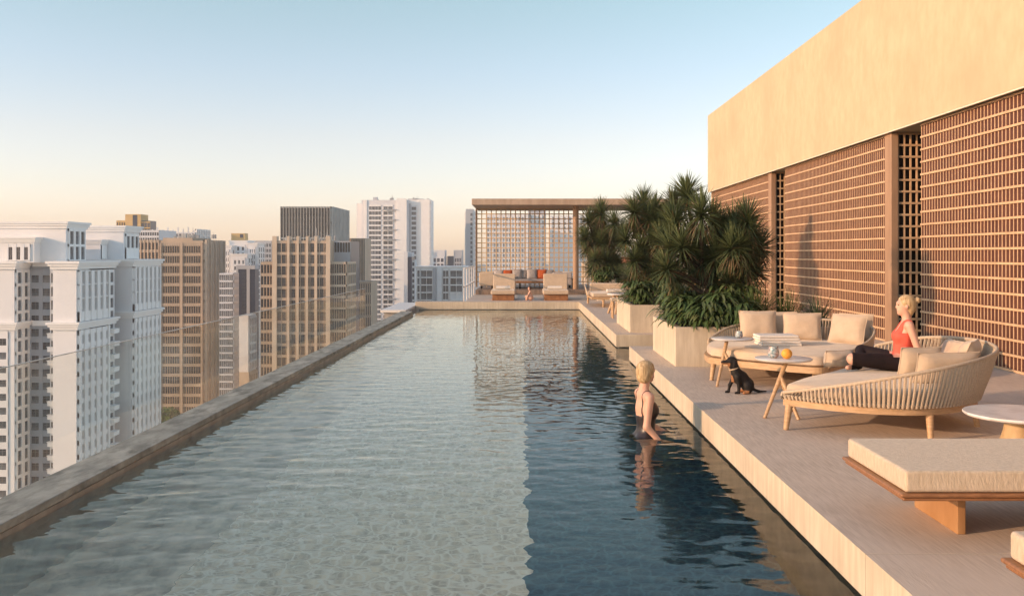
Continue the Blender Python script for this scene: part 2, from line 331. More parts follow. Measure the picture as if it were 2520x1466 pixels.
# ================================================================== CITY
def X_at(x, Y): return (x - VX) / F * Y
def Z_at(y, Y): return EYE - (y - VY) / F * Y
def px(X, Y): return VX + X / Y * F
def py(Z, Y): return VY + (EYE - Z) / Y * F
PANE = {}
M_GL = mat('window glass', (.022, .028, .038), (.13, .14, .15), .35, rough=.15, spec=.6, rand=.7, detail=2)
M_GLP = mat('pale glass', (.30, .36, .40), (.52, .57, .60), .5, rough=.2, spec=.6, rand=.4, detail=2)
M_GLD = mat('navy glass', (.008, .014, .035), (.02, .03, .06), .3, rough=.12, spec=.6, rand=.4)
M_GLB = mat('brown glass', (.014, .012, .011), (.10, .085, .07), .5, rough=.2, spec=.5, rand=.6, detail=3)
def pane(face, w, h, m, dp=.08):
    k = (face, round(w, 1), round(h, 1), m.name, dp)
    if k not in PANE:
        me = bpy.data.meshes.new('window'); a = MB()
        fr_ = min(.09, w * .12)
        W, H = w / 2 - .01, h / 2 - .01
        if face == 'f':
            a.box(-W, W, -dp, 0, -H, H)
            a.box(-fr_ / 2, fr_ / 2, -dp - .05, -dp, -H, H, 1); a.box(-W, W, -dp - .04, -dp, H * .3, H * .3 + fr_, 1)
        else:
            a.box(0, dp, -W, W, -H, H)
            a.box(dp, dp + .05, -fr_ / 2, fr_ / 2, -H, H, 1); a.box(dp, dp + .04, -W, W, H * .3, H * .3 + fr_, 1)
        me.from_pydata(a.v, [], a.f); me.polygons.foreach_set('material_index', a.m); me.materials.append(m)
        me.materials.append(mat('mullion grey', (.16, .16, .16), rough=.5)); me.update(); PANE[k] = me
    return PANE[k]
class Tower:
    def __init__(s, name, label, cat, X, Y, group=None):
        s.t = thing(name, label, cat, (X, Y, -100), group); s.w = MB(); s.win = []; s.off = Vector((X, Y, -100))
    def block(s, X0, X1, Y0, Y1, zt, zb=-100, mi=0): s.w.box(X0, X1, Y0, Y1, zb, zt, mi)
    def facade(s, face, plane, u0, u1, zt, zb, nu, pw, sh, bh, glass, dep=.35, mi=0, proud=.04, big=None, bigw=0, edge=.0, bmi=None):
        """bands and piers standing off a core wall, with a pane in every cell between them"""
        W = u1 - u0; cw = W / nu; pwm = pw * cw; bmi = mi if bmi is None else bmi
        def bx(a0, a1, z0, z1, d, k):
            if face == 'f': s.w.box(a0, a1, plane - d, plane - .001, z0, z1, k)
            else: s.w.box(plane + .001, plane + d, a0, a1, z0, z1, k)
        for i in range(nu + 1):
            c_ = u0 + i * cw; ww = pwm
            if big and i % big == 0: ww = max(pwm, bigw)
            bx(max(u0, c_ - ww / 2) - (edge if i == 0 else 0), min(u1, c_ + ww / 2), zb, zt, dep + proud + (.25 if (big and i % big == 0) else 0), mi)
        z = zt; rows = int((zt - zb) / sh); bm_ = bh * sh
        for r in range(rows):
            bx(u0, u1, z - bm_, z, dep, bmi)
            zc = z - bm_ - (sh - bm_) / 2
            for i in range(nu):
                uc = u0 + (i + .5) * cw; Yw = plane if face == 'f' else uc; Xw = uc if face == 'f' else plane
                x_, y_ = px(Xw, Yw), py(zc, Yw)
                if y_ > 640 + (1290 - x_) * .49 or x_ < -60: continue
                w_, h_ = cw - pwm, sh - bm_
                sz = w_ * h_ / Yw ** 2 * (1 if face == 'f' else abs(Xw) / Yw)
                s.win.append((sz, face, Xw, Yw, zc, w_, h_, glass))
            z -= sh
        bx(u0, u1, zb, z, dep, bmi)
    def cornice(s, X0, X1, Y0, Y1, z, h=1.4, o=1.0, mi=0):
        s.w.box(X0 - o * .4, X1 + o * .4, Y0 - o * .4, Y1 + o * .4, z - h, z - h * .62, mi)
        s.w.box(X0 - o * .7, X1 + o * .7, Y0 - o * .7, Y1 + o * .7, z - h * .62, z - h * .3, mi)
        s.w.box(X0 - o, X1 + o, Y0 - o, Y1 + o, z - h * .3, z, mi)
    def clutter(s, X0, X1, Y0, Y1, z, n, seed=1):
        rn = random.Random(seed)
        for k in range(n):
            x, y = rn.uniform(X0 + 1, X1 - 1), rn.uniform(Y0 + .5, Y1 - 1); w_, h_ = rn.uniform(.5, 1.6), rn.uniform(.5, 1.7)
            a = MB(); a.box(x - w_ / 2, x + w_ / 2, y, y + w_, z + .002, z + h_); a.box(x - .05, x + .05, y - .1, y - .02, z + .002, z + h_ + rn.uniform(.5, 3)); a.build('roof_unit', mat('roof plant grey', (.32, .32, .32), (.5, .5, .48), .5), s.t)
    def done(s, mats, cap=100):
        s.w.build('wall', mats, s.t)
        s.win.sort(key=lambda q: -q[0])
        for (sz, face, X, Y, z, w_, h_, m_) in s.win[:cap]:
            o = bpy.data.objects.new('window', pane(face, w_, h_, m_)); C.objects.link(o); o.parent = s.t
            o.location = (X - s.off.x, Y - s.off.y, z - s.off.z)
        if len(s.win) > cap:
            a = MB()
            for (sz, face, X, Y, z, w_, h_, m_) in s.win[cap:]:
                W, H = w_ / 2 - .01, h_ / 2 - .01
                if face == 'f': a.box(X - W, X + W, Y - .08, Y, z - H, z + H)
                else: a.box(X, X + .08, Y - W, Y + W, z - H, z + H)
            o = a.build('window', s.win[cap][7], s.t); o['kind'] = 'stuff'
        return s.t

M_WHT = mat('white stucco', (.80, .795, .79), (.85, .84, .83), .12, (1, 1, .3), .85, c3=(.76, .755, .75), s3=.06)
M_GRY = mat('grey stucco', (.33, .36, .40), (.40, .42, .45), .2, rough=.85)
M_BRN = mat('brown stone', (.44, .34, .24), (.54, .42, .31), .15, (1, 1, .4), .8, c3=(.40, .31, .22), s3=.07)
M_BR2 = mat('pale brown stone', (.56, .44, .32), (.64, .52, .39), .2, rough=.8)
M_CON = mat('pale concrete', (.68, .685, .70), (.76, .76, .77), .1, (1, 1, .2), .85)
M_CN2 = mat('mid concrete', (.42, .435, .46), (.50, .51, .53), .1, (1, 1, .3), .85)
M_NVY = mat('navy cladding', (.012, .018, .045), (.02, .03, .06), .2, rough=.3)
M_GLDN = mat('ochre stone', (.55, .36, .13), (.65, .44, .18), .2, rough=.8)
ZB = -100

def balcony(T, X0, X1, Y0, Y1, z):
    a = MB(); a.box(X0, X1, Y0, Y1, z, z + .18); a.box(X0, X1, Y0, Y0 + .1, z + .18, z + .95); a.box(X1 - .1, X1, Y0 + .1, Y1, z + .18, z + .95)
    a.box(X0 - .12, X1 + .12, Y0 - .12, Y1, z + .95, z + 1.07); a.build('balcony', M_WH2, T.t)

# --- white tower nearest on the left
T = Tower('apartment_tower', 'nearest white classical apartment tower with heavy cornices at the far left', 'building', -105, 209)
zc1, zc2 = Z_at(646, 200), Z_at(796, 200)
xa1, xc0, xc1 = X_at(35, 200), X_at(130, 200), X_at(188, 200); yc2 = F * xc1 / (280 - VX)
T.block(-135, xa1, 200, 218, zc1); T.block(xa1, xc1, 206, yc2, zc1 - .01, mi=2); T.block(xc0, xc1, 200, yc2, zc1)
T.block(xc0 - 2.9, xc0 - .6, 204.6, 206, zc1 - .02)
for z, h in ((zc1, 1.7), (zc2, 1.6)):
    T.cornice(-135, xa1, 200, 205, z + .3, h, 1.1, 1); T.cornice(xc0, xc1, 200, yc2, z + .3, h, 1.1, 1)
    T.w.box(xa1 + 1, xc0 - 1.2, 205.4, 206, z - .9, z + .25, 1)
SH = 2.95
T.facade('f', 206, xa1 + .2, xc0 - 3, zc1 - 1.5, -75, 2, .34, SH, .45, M_GL, .3, 2)
T.facade('f', 204.6, xc0 - 2.8, xc0 - .7, zc1 - 1.5, -75, 1, .2, SH, .3, M_GL, .25, 0)
T.facade('f', 200, -112.8, -110.4, zc2 - 1.7, -75, 1, .3, SH, .5, M_GL, .15, 0)
T.facade('s', xa1, 200.3, 205.8, zc1 - 1.5, -75, 2, .45, SH, .22, M_GL, .3, 1)
T.facade('s', xc1, 200.4, yc2 - 3.4, zc1 - 1.7, zc2 + .4, 5, .5, SH, .08, M_GL, .5, 1, .25)
T.facade('s', xc1, 200.4, yc2 - 3.4, zc2 - 1.5, -75, 5, .56, SH, .36, M_GL, .4, 1, .3)
T.facade('s', xc1, yc2 - 3.2, yc2 - .3, zc1 - 1.7, -75, 1, .3, SH, .25, M_GL, .25, 0)
for k in range(14):
    z = zc2 - 3.4 - k * SH
    balcony(T, xc0 - 2.9, xc0 - .55, 203.3, 204.6, z)
    balcony(T, xc1, xc1 + 1.5, yc2 - 3.1, yc2 - .4, z)
p1 = X_at(162, 204); py2 = F * p1 / (211 - VX)
T.block(-135, p1, 204, py2, Z_at(552, 204), zc1); T.cornice(-135, p1, 204, py2, Z_at(545, 204), 1.5, .9, 1)
T.facade('s', p1, 204.8, py2 - .8, Z_at(562, 204), zc1 + .4, 3, .3, 3.4, .16, M_GL, .35, 1)
p2 = X_at(84, 201.5)
T.block(-135, p2, 201.5, 205, Z_at(590, 201.5), zc1); T.cornice(-135, p2, 201.5, 205, Z_at(583, 201.5), 1.1, .7, 1)
T.facade('f', 201.5, -111.5, p2 - .8, Z_at(600, 201.5), zc1 + .4, 3, .5, 3.4, .2, M_GLD, .2, 0)
T.done([M_WHT, M_WH2, M_GRY])
# --- second white tower
T = Tower('apartment_tower', 'second white classical tower, between the nearest white tower and the brown office block', 'building', -97, 230)
Y0 = 222; X1 = X_at(325, Y0); Y2 = F * X1 / (391 - VX); za, zb_ = Z_at(641, Y0), Z_at(769, Y0)
T.block(X1 - 12, X1, Y0, Y2, za); T.cornice(X1 - 12, X1, Y0, Y2, za + .3, 1.7, 1.1, 1); T.cornice(X1 - 12, X1, Y0, Y2, zb_ + .3, 1.6, 1.1, 1)
T.facade('s', X1, Y0 + .3, Y2 - .3, za - 1.5, zb_ + .4, 6, .5, SH, .08, M_GL, .5, 1, .25)
T.facade('s', X1, Y0 + .3, Y2 - .3, zb_ - 1.4, -70, 6, .54, SH, .34, M_GL, .4, 1, .3)
Y0 = 227; X1 = X_at(304, Y0); Y2 = F * X1 / (342 - VX)
T.block(X1 - 14, X1, Y0, Y2, Z_at(562, Y0), za); T.cornice(X1 - 14, X1, Y0, Y2, Z_at(555, Y0), 1.5, .9, 1)
T.facade('s', X1, Y0 + .8, Y2 - .8, Z_at(575, Y0), za + .4, 3, .3, 3.4, .16, M_GL, .35, 1)
X1 = X_at(247, 223.5); T.block(X1 - 9, X1, 223.5, 227, Z_at(596, 223.5), za); T.cornice(X1 - 9, X1, 223.5, 227, Z_at(589, 223.5), 1.1, .7, 1)
T.facade('s', X1, 223.8, 226.5, Z_at(603, 223.5), za + .4, 1, .4, 3.4, .2, M_GLD, .2, 1)
T.done([M_WHT, M_WH2, M_GRY])
# --- brown office block left
T = Tower('office_tower', 'brown stone office tower with rows of narrow windows beside the white towers', 'building', -118, 350)
Y0 = 330; X0, X1 = X_at(396, Y0), X_at(500, Y0); Y2 = F * X1 / (547 - VX); zt = Z_at(592, Y0)
T.block(X0, X1, Y0, Y2, zt); T.w.box(X0 + .5, X1 - 4, Y0 + .5, Y2 - .5, zt, zt + 1)
T.facade('f', Y0, X0, X1, zt - .8, -80, 18, .16, 3.54, .3, M_GLB, .5, 0, .06, 9, .9)
T.facade('s', X1, Y0 + .2, Y2, zt + .3, -80, 8, .42, 3.54, .22, M_GLB, .5, 1, .5, 2, 1.3)
T.clutter(X0, X1, Y0, Y2, zt + 1, 9, 4)
Y1 = 345; X0, X1 = X_at(330, Y1), X_at(392, Y1); T.block(X0, X1, Y1, Y1 + 18, Z_at(590, Y1))
T.facade('f', Y1, X0, X1, Z_at(590, Y1), -60, 7, .25, 3.6, .3, M_GLB, .5, 1, .3)
T.done([M_BRN, M_BR2])
# --- crown of the building behind it
T = Tower('office_building', 'blue grey building with white gridded crown and small spires behind the brown tower', 'building', -150, 460)
Y0 = 450; X0, X1 = X_at(366, Y0), X_at(480, Y0); Y2 = F * X1 / (514 - VX)
T.block(X0, X1, Y0, Y2, Z_at(571, Y0)); T.facade('f', Y0, X0, X1, Z_at(571, Y0), -15, 14, .22, 2.3, .35, M_GLD, .4, 0)
T.facade('s', X1, Y0, Y2, Z_at(563, Y0), -15, 8, .3, 2.6, .3, M_GLD, .4, 1, .5)
for k in range(9):
    x = X0 + (X1 - X0) * (k + .4) / 9; T.w.box(x, x + .5, Y0 + 1, Y0 + 1.5, Z_at(571, Y0), Z_at(571, Y0) + (2.4 if k % 2 else 1.3))
T.done([M_CON, M_WH2], 80)
T = Tower('office_building', 'ochre and dark glass stepped tower top rising behind the second white tower', 'building', -185, 500)
Y0 = 490; X0, X1 = X_at(308, Y0), X_at(346, Y0); T.block(X0, X1, Y0, Y0 + 10, Z_at(527, Y0)); T.w.box(X0 + 4, X1 - 1.8, Y0 - .1, Y0 - .001, Z_at(560, Y0), Z_at(529, Y0), 1)
T.block(X_at(285, Y0), X0, Y0 + 1, Y0 + 9, Z_at(542, Y0)); T.block(X1, X_at(368, Y0), Y0 + 1, Y0 + 9, Z_at(543, Y0), mi=1)
T.facade('f', Y0 + 1, X_at(285, Y0), X0, Z_at(543, Y0), -10, 4, .4, 8, .1, M_GLD, .4, 0)
T.facade('f', Y0 + 1, X1, X_at(368, Y0), Z_at(545, Y0), -10, 3, .1, 3, .2, M_GLD, .2, 0); T.done([M_GLDN, M_NVY])
T = Tower('office_building', 'pale gridded block with dark ribbon windows just left of the brown tower top', 'building', -160, 420)
Y0 = 410; X0, X1 = X_at(340, Y0), X_at(392, Y0); T.block(X0, X1, Y0, Y0 + 20, Z_at(566, Y0)); T.facade('f', Y0, X0, X1, Z_at(566, Y0), -8, 9, .2, 2.4, .4, M_GLD, .4); T.done([M_CON])
# --- middle cluster
T = Tower('glass_tower', 'slim tower with fine white window grid between two brown office towers', 'building', -92, 305)
Y0 = 300; X0, X1 = X_at(540, Y0), X_at(574, Y0); Y2 = F * X1 / (586 - VX); T.block(X0, X1, Y0, Y2, Z_at(672, Y0))
T.facade('f', Y0, X0, X1, Z_at(672, Y0), -60, 7, .2, 2.3, .22, M_GL, .25, 0); T.facade('s', X1, Y0, Y2, Z_at(672, Y0), -60, 4, .5, 2.3, .3, M_GL, .25, 0); T.done([M_CON])
T = Tower('apartment_tower', 'pale lower tower with brown base in front of the dark blue tower', 'building', -88, 335)
Y0 = 320; X0, X1 = X_at(588, Y0), X_at(611, Y0); Y2 = F * X1 / (630 - VX); zt = Z_at(776, Y0); zm = Z_at(915, Y0)
T.block(X0, X1, Y0, Y2, zt, zm); T.block(X0 - .3, X1 + .3, Y0 - .3, Y2, zm, mi=1); T.facade('s', X1, Y0 + .5, Y2 - .2, zt - .5, zm + .5, 4, .45, 3, .22, M_GL, .3, 0)
T.facade('s', X1 + .3, Y0 + .5, Y2 - .2, zm - .5, -70, 4, .35, 3.3, .22, M_GLB, .3, 1); T.done([M_WHT, M_BR2])
T = Tower('office_tower', 'dark navy glass tower with grey vertical strips behind the pale lower tower', 'building', -120, 405)
Y0 = 400; X0, X1 = X_at(582, Y0), X_at(628, Y0); Y2 = F * X1 / (637 - VX); zt = Z_at(662, Y0); T.block(X0, X1, Y0, Y2, zt, mi=1)
for a, b_ in ((0, .10), (.55, .72)): T.w.box(X0 + (X1 - X0) * a, X0 + (X1 - X0) * b_, Y0 - .3, Y0 - .001, -100, zt + 1)
T.w.box(X0, X1, Y0 - .4, Y2, zt, zt + 1.6); T.facade('f', Y0, X0 + (X1 - X0) * .3, X0 + (X1 - X0) * .5, zt - 1, -30, 2, .1, 1.6, .12, M_GLD, .1, 1); T.done([M_CN2, M_NVY])
T = Tower('apartment_block', 'distant white stepped apartment block with golden penthouse between brown towers', 'building', -140, 520)
Y0 = 500
for a, b_, yt in ((547, 575, 604), (556, 606, 592), (604, 634, 598), (575, 620, 625)):
    dy = {547: 0, 556: 6, 604: 4, 575: -4}[a]; X0, X1 = X_at(a, Y0), X_at(b_ - 6, Y0); T.block(X0, X1, Y0 + dy, Y0 + dy + 14, Z_at(yt, Y0)); T.cornice(X0, X1, Y0 + dy, Y0 + dy + 14, Z_at(yt, Y0) + .2, 1, .5, 1)
    T.facade('s', X1, Y0 + dy + 1, Y0 + dy + 13, Z_at(yt, Y0) - 1.5, -30, 3, .4, 3.2, .25, M_GL, .3, 1); T.facade('f', Y0 + dy, X0 + 1, X1 - 1, Z_at(yt, Y0) - 2, -30, 3, .55, 3.2, .4, M_GL, .25, 0)
T.block(X_at(556, Y0), X_at(590, Y0), Y0 + 9, Y0 + 15, Z_at(573, Y0), -20, 2); T.w.box(X_at(578, Y0), X_at(586, Y0), Y0 + 8.9, Y0 + 8.999, Z_at(584, Y0), Z_at(575, Y0), 3)
T.done([M_WHT, M_WH2, M_GLDN, M_NVY])
T = Tower('apartment_block', 'small grey gridded block peeking left of the large brown tower', 'building', -150, 560)
Y0 = 560; X0, X1 = X_at(628, Y0), X_at(668, Y0); T.block(X0, X1, Y0, Y0 + 15, Z_at(592, Y0)); T.facade('f', Y0, X0, X1, Z_at(594, Y0), -30, 6, .3, 3.2, .4, M_GL, .3); T.done([M_CN2])
# --- large brown tower
T = Tower('office_tower', 'large brown stone tower with tall pilasters and glazed corner in the skyline centre', 'building', -75, 300)
Y0 = 290; X0, X1 = X_at(670, Y0), X_at(810, Y0); zt = Z_at(592, Y0)
T.block(X0, X1, Y0, Y0 + 25, zt); T.facade('f', Y0, X0, X1, zt, -75, 12, .12, 3.53, .24, M_GLB, .5, 0, .02)
for k, xx in enumerate((672, 708, 731, 754, 776, 803)):
    a, b_ = X_at(xx, Y0), X_at(xx + (11 if k in (0, 5) else 6), Y0); T.w.box(a, b_, Y0 - 1.1, Y0 - .56, -100, Z_at(660, Y0), 1); T.w.box(a, b_, Y0 - .9, Y0 - .55, Z_at(660, Y0), zt + 1.4, 1); T.w.box(a, b_, Y0 - .55, Y0 + 1.5, zt + .01, zt + 1.4, 1)
T.clutter(X_at(660, Y0), X_at(806, Y0), Y0 + 10, Y0 + 20, Z_at(590, Y0), 8, 5)
X2 = X_at(640, Y0); T.block(X2, X0, Y0 + 1, Y0 + 20, Z_at(644, Y0)); T.facade('f', Y0 + 1, X2, X0, Z_at(644, Y0), -75, 4, .2, 3.53, .26, M_GLD, .5, 0)
X3 = X_at(850, Y0); T.block(X1, X3, Y0 + 1, Y0 + 16, Z_at(644, Y0)); T.facade('f', Y0 + 1, X1, X3, Z_at(644, Y0), -75, 7, .14, 3.53, .2, M_GLB, .4, 1)
T.facade('s', X3, Y0 + 1, Y0 + 16, Z_at(644, Y0), -75, 5, .2, 3.53, .2, M_GLB, .4, 1)
T.block(X_at(654, Y0), X_at(851, Y0), Y0 + 8, Y0 + 24, Z_at(590, Y0) - .3, mi=2); T.facade('f', Y0 + 8, X1, X_at(851, Y0), Z_at(590, Y0) - .3, Z_at(644, Y0), 6, .15, 3.5, .12, M_GLD, .4, 3)
T.facade('f', Y0 + 8, X_at(654, Y0), X0, Z_at(592, Y0), Z_at(644, Y0), 3, .15, 3.5, .12, M_GLD, .4, 3)
T.done([M_BRN, M_BR2, M_NVY, M_CN2])
T = Tower('office_tower', 'dark glass tower top with pale vertical fins rising behind the large brown tower', 'building', -80, 345)
Y0 = 340; X0, X1 = X_at(691, Y0), X_at(813, Y0); Y2 = F * X1 / (854 - VX); zt = Z_at(508, Y0)
T.block(X0, X1, Y0, Y2, zt - 1, mi=1)
T.facade('f', Y0, X0, X1, zt, zt - 22.5, 17, .16, 11.2, .05, M_GLB, .5, 0, .25); T.facade('s', X1, Y0, Y2, zt, zt - 22.5, 12, .42, 5.6, .1, M_GL, .5, 0, .5); T.done([mat('grey fin', (.42, .41, .38), (.52, .50, .46), .2), M_NVY])
T = Tower('office_tower', 'brown finned slab with vertical ribs right of the large brown tower', 'building', -65, 385)
Y0 = 380; X0, X1 = X_at(852, Y0), X_at(899, Y0); zt = Z_at(586, Y0); T.block(X0, X1, Y0, Y0 + 14, zt); T.facade('f', Y0, X_at(864, Y0), X1, zt, -60, 9, .5, 30, .02, M_GLB, .5, 1, .4)
Y0 = 350; X0, X1 = X_at(852, Y0), X_at(914, Y0); zt = Z_at(692, Y0); T.block(X0, X1, Y0, Y0 + 14, zt); T.facade('f', Y0, X_at(870, Y0), X1, zt, -60, 10, .4, 4.2, .2, M_GLB, .5, 1, .4); T.done([M_BRN, M_BR2])
# --- tall pale apartment tower
T = Tower('apartment_tower', 'tall pale grey apartment tower with stacked balconies, highest in the centre', 'building', -78, 570)
Y0 = 560; zt = Z_at(492, Y0); A = lambda x: X_at(x, Y0)
T.block(A(890), A(1005), Y0, Y0 + 20, zt); T.block(A(873), A(890), Y0 + 6, Y0 + 22, Z_at(499, Y0)); T.block(A(1005), A(1059), Y0 + 3, Y0 + 20, zt + .3, mi=1)
T.w.box(A(1005), A(1009), Y0 + 2, Y0 + 2.99, -100, zt - 2, 2)
T.w.box(A(897), A(903), Y0 - .5, Y0 - .002, -100, zt, 1); T.w.box(A(976), A(1001), Y0 - .9, Y0 - .002, -100, zt + .8, 1); T.w.box(A(1029), A(1056), Y0 + 2.3, Y0 + 2.99, -100, zt + .5, 1)
T.facade('f', Y0, A(908), A(938), zt - 3, -60, 4, .08, 2.95, .3, M_GL, .3, 1, -.1); T.facade('f', Y0, A(943), A(967), zt - 3, -60, 2, .1, 2.95, .3, M_GL, .3, 1, .05)
T.facade('f', Y0 + 3, A(1010), A(1024), zt - 3, -50, 1, .2, 2.95, .35, M_GL, .3, 0)
for k in range(12): z = zt - 6 - k * 5.9; T.w.box(A(942), A(976), Y0 - 1.8, Y0 - .36, z, z + .35, 2)
for k in range(30): z = zt - 1.5 - k * 3; T.w.box(A(1056), A(1060), Y0 + 1.9, Y0 + 2.99, z, z + 1.2)
T.clutter(A(892), A(1000), Y0 + 2, Y0 + 10, zt, 8, 6); T.clutter(A(1008), A(1056), Y0 + 5, Y0 + 10, zt + .3, 5, 7); T.w.box(A(915), A(925), Y0 + 5, Y0 + 8, zt, zt + 2, 2); T.w.box(A(1000), A(1040), Y0 + 8, Y0 + 12, zt + .3, zt + 1.2, 2)
T.done([M_CON, M_WH2, M_CN2])
T = Tower('office_building', 'narrow navy slab with white rungs right of the tall pale tower', 'building', -55, 455)
Y0 = 450; A = lambda x: X_at(x, Y0); T.block(A(994), A(1003), Y0, Y0 + 12, Z_at(619, Y0)); T.block(A(1003), A(1013), Y0 + .5, Y0 + 12, Z_at(632, Y0), mi=1); T.block(A(1003), A(1012), Y0 + 4, Y0 + 12, Z_at(620, Y0))
T.block(A(1013), A(1020), Y0 + 2, Y0 + 10, Z_at(640, Y0)); T.facade('f', Y0 + 2, A(1013), A(1019), Z_at(640, Y0), -28, 1, .15, 2.7, .4, M_GLD, .3, 2); T.done([M_CON, M_NVY, M_WH2])
Y0 = 700
for i, (a, b_, yt, k, lab) in enumerate(((1029, 1050, 616, 2, 'grey block with navy glass base behind the low gridded building, leftmost of its row'),
        (1034, 1062, 632, 1, 'low navy and white block in the distance behind the low gridded building'), (1062, 1094, 615, 0, 'pale grey stepped block in the distance centre of its row'),
        (1098, 1120, 630, 1, 'dark navy cube block in the distance beside the grey slab'), (1115, 1136, 615, 2, 'dark grey slab block rightmost of the distant row'))):
    T = Tower('office_building', lab, 'building', X_at(a, Y0), Y0, 'distant blocks at the horizon'); dy = (i * 7) % 11; T.block(X_at(a, Y0), X_at(b_, Y0), Y0 + dy, Y0 + dy + 15, Z_at(yt, Y0), mi=0)
    T.facade('f', Y0 + dy, X_at(a, Y0) + .6, X_at(b_, Y0) - .6, Z_at(yt, Y0) - 5, -20, 3, .3, 4, .3, M_GLD, .3, 0); T.done([(M_CON, M_NVY, M_CN2)[k]])
T = Tower('apartment_block', 'low white gridded apartment block directly behind the far pool deck', 'building', -35, 405)
Y0 = 400; A = lambda x: X_at(x, Y0); zt = Z_at(658, Y0); T.block(A(1024), A(1145), Y0, Y0 + 18, zt); T.cornice(A(1024), A(1145), Y0, Y0 + 18, zt + .5, .8, .6, 1)
T.w.box(A(1067), A(1073), Y0 - .6, Y0 - .002, -100, zt, 2); T.w.box(A(1076), A(1088), Y0 - 1, Y0 - .002, -100, zt)
T.facade('f', Y0, A(1036), A(1064), zt - .8, -60, 2, .06, 3.2, .16, M_GL, .5, 1, .1); T.facade('f', Y0, A(1090), A(1104), zt - .8, -60, 2, .12, 3.2, .16, M_GL, .5, 1, .1)
T.facade('f', Y0, A(1108), A(1138), zt - .8, -60, 2, .06, 3.2, .16, M_GL, .5, 1, .1); T.facade('f', Y0, A(1026), A(1034), zt - .8, -60, 1, .3, 3.2, .16, M_GL, .5, 1, .1); T.done([M_WHT, M_WH2, M_CN2])
T = Tower('apartment_tower', 'narrow pale tower just left of the lattice pavilion', 'building', -35, 610)
Y0 = 600; A = lambda x: X_at(x, Y0); T.block(A(1146), A(1164), Y0, Y0 + 30, Z_at(514, Y0)); T.block(A(1143), A(1158), Y0 + 3, Y0 + 25, Z_at(520, Y0), mi=1)
T.facade('f', Y0, A(1157), A(1163), Z_at(520, Y0), -20, 1, .2, 3, .4, M_GL, .3); T.facade('s', A(1164), Y0, Y0 + 30, Z_at(516, Y0), -20, 4, .4, 3, .3, M_GL, .3, 1); T.done([M_CN2, M_WH2])
T = Tower('apartment_tower', 'white apartment tower with many windows seen through the lattice screen', 'building', -5, 530)
Y0 = 520; A = lambda x: X_at(x, Y0); zt = Z_at(526, Y0); T.block(A(1196), A(1300), Y0, Y0 + 20, zt); T.block(A(1300), A(1344), Y0 + 4, Y0 + 22, zt + 3, mi=2)
T.facade('f', Y0, A(1198), A(1290), zt - 1, -30, 12, .3, 2.9, .35, M_GLP, .3, 0, .1); T.facade('f', Y0 + 4, A(1302), A(1342), zt, -30, 4, .5, 2.9, .3, M_GLP, .3, 1, .3); T.done([M_WHT, M_WH2, M_CN2])
T = Tower('apartment_tower', 'bright white tower behind the right part of the lattice screen', 'building', 25, 640)
Y0 = 640; A = lambda x: X_at(x, Y0); T.block(A(1352), A(1440), Y0, Y0 + 20, Z_at(530, Y0)); T.facade('f', Y0, A(1355), A(1438), Z_at(532, Y0), -25, 6, .6, 3, .3, M_GLP, .3, 1, .3); T.done([M_WH2, M_WH2])
T = Tower('apartment_block', 'low terracotta and beige block glimpsed through the planting', 'building', 70, 310)
Y0 = 300; A = lambda x: X_at(x, Y0); T.block(A(1440), A(1760), Y0, Y0 + 20, Z_at(648, Y0)); T.w.box(A(1540), A(1600), Y0 - 1, Y0 + 15, Z_at(648, Y0), Z_at(632, Y0), 1)
T.facade('f', Y0, A(1442), A(1758), Z_at(652, Y0), -40, 14, .4, 3.2, .4, M_GL, .3, 0); T.done([M_BR2, mat('red roof', (.45, .13, .06), rough=.8)], 60)

# street trees far below
def blob_tree(x, y, z, r, lab):
    t_ = thing('street_tree', lab, 'tree', (x, y, z))
    a = MB(); a.tube([(x, y, z), (x, y, z + r * 1.5)], r * .1, 8); a.build('trunk', M_PIL, t_)
    a = MB(); rnd = random.Random(int(x * 10))
    for k in range(900):
        v = Vector((rnd.gauss(0, 1), rnd.gauss(0, 1), rnd.gauss(0, .8))).normalized() * r * (.45 + .6 * rnd.random()); v.z = v.z * .8 + r * 2
        u = Vector((rnd.gauss(0, 1), rnd.gauss(0, 1), rnd.gauss(0, 1))).normalized(); p = u.cross(Vector((rnd.random(), 1, .3))).normalized(); s_ = r * .13
        c_ = Vector((x, y, z)) + v; a.add([c_ + u * s_, c_ + p * s_, c_ - u * s_, c_ - p * s_], [(0, 1, 2, 3)])
    a.build('crown', mat('street leaf', (.04, .10, .015), (.10, .20, .03), 1, rough=.6), t_)
T = Tower('podium_block', 'low grey podium block with a garden roof at the foot of the brown tower', 'building', -118, 302); T.block(-126, -110, 294, 312, -62); T.done([M_CN2])
blob_tree(-116, 302, -62, 5, 'bright green treetop at the foot of the brown tower above the coping')

# glass balustrade
M_GLASS = bpy.data.materials.new('balustrade glass'); M_GLASS.use_nodes = True; t = M_GLASS.node_tree; N = t.nodes; L = t.links; N.clear()
out = N.new('ShaderNodeOutputMaterial'); mx = N.new('ShaderNodeMixShader'); tr = N.new('ShaderNodeBsdfTransparent'); gl = N.new('ShaderNodeBsdfGlossy'); lw = N.new('ShaderNodeLayerWeight'); pw = N.new('ShaderNodeMath'); pw.operation = 'POWER'; pw.inputs[1].default_value = 4.0
ma = N.new('ShaderNodeMath'); ma.operation = 'MULTIPLY_ADD'; ma.inputs[1].default_value = .3; ma.inputs[2].default_value = .02
tr.inputs[0].default_value = (.965, .975, .965, 1); gl.inputs['Roughness'].default_value = .02
L.new(lw.outputs['Facing'], pw.inputs[0]); L.new(pw.outputs[0], ma.inputs[0])
L.new(ma.outputs[0], mx.inputs[0]); L.new(tr.outputs[0], mx.inputs[1]); L.new(gl.outputs[0], mx.inputs[2]); L.new(mx.outputs[0], out.inputs[0])
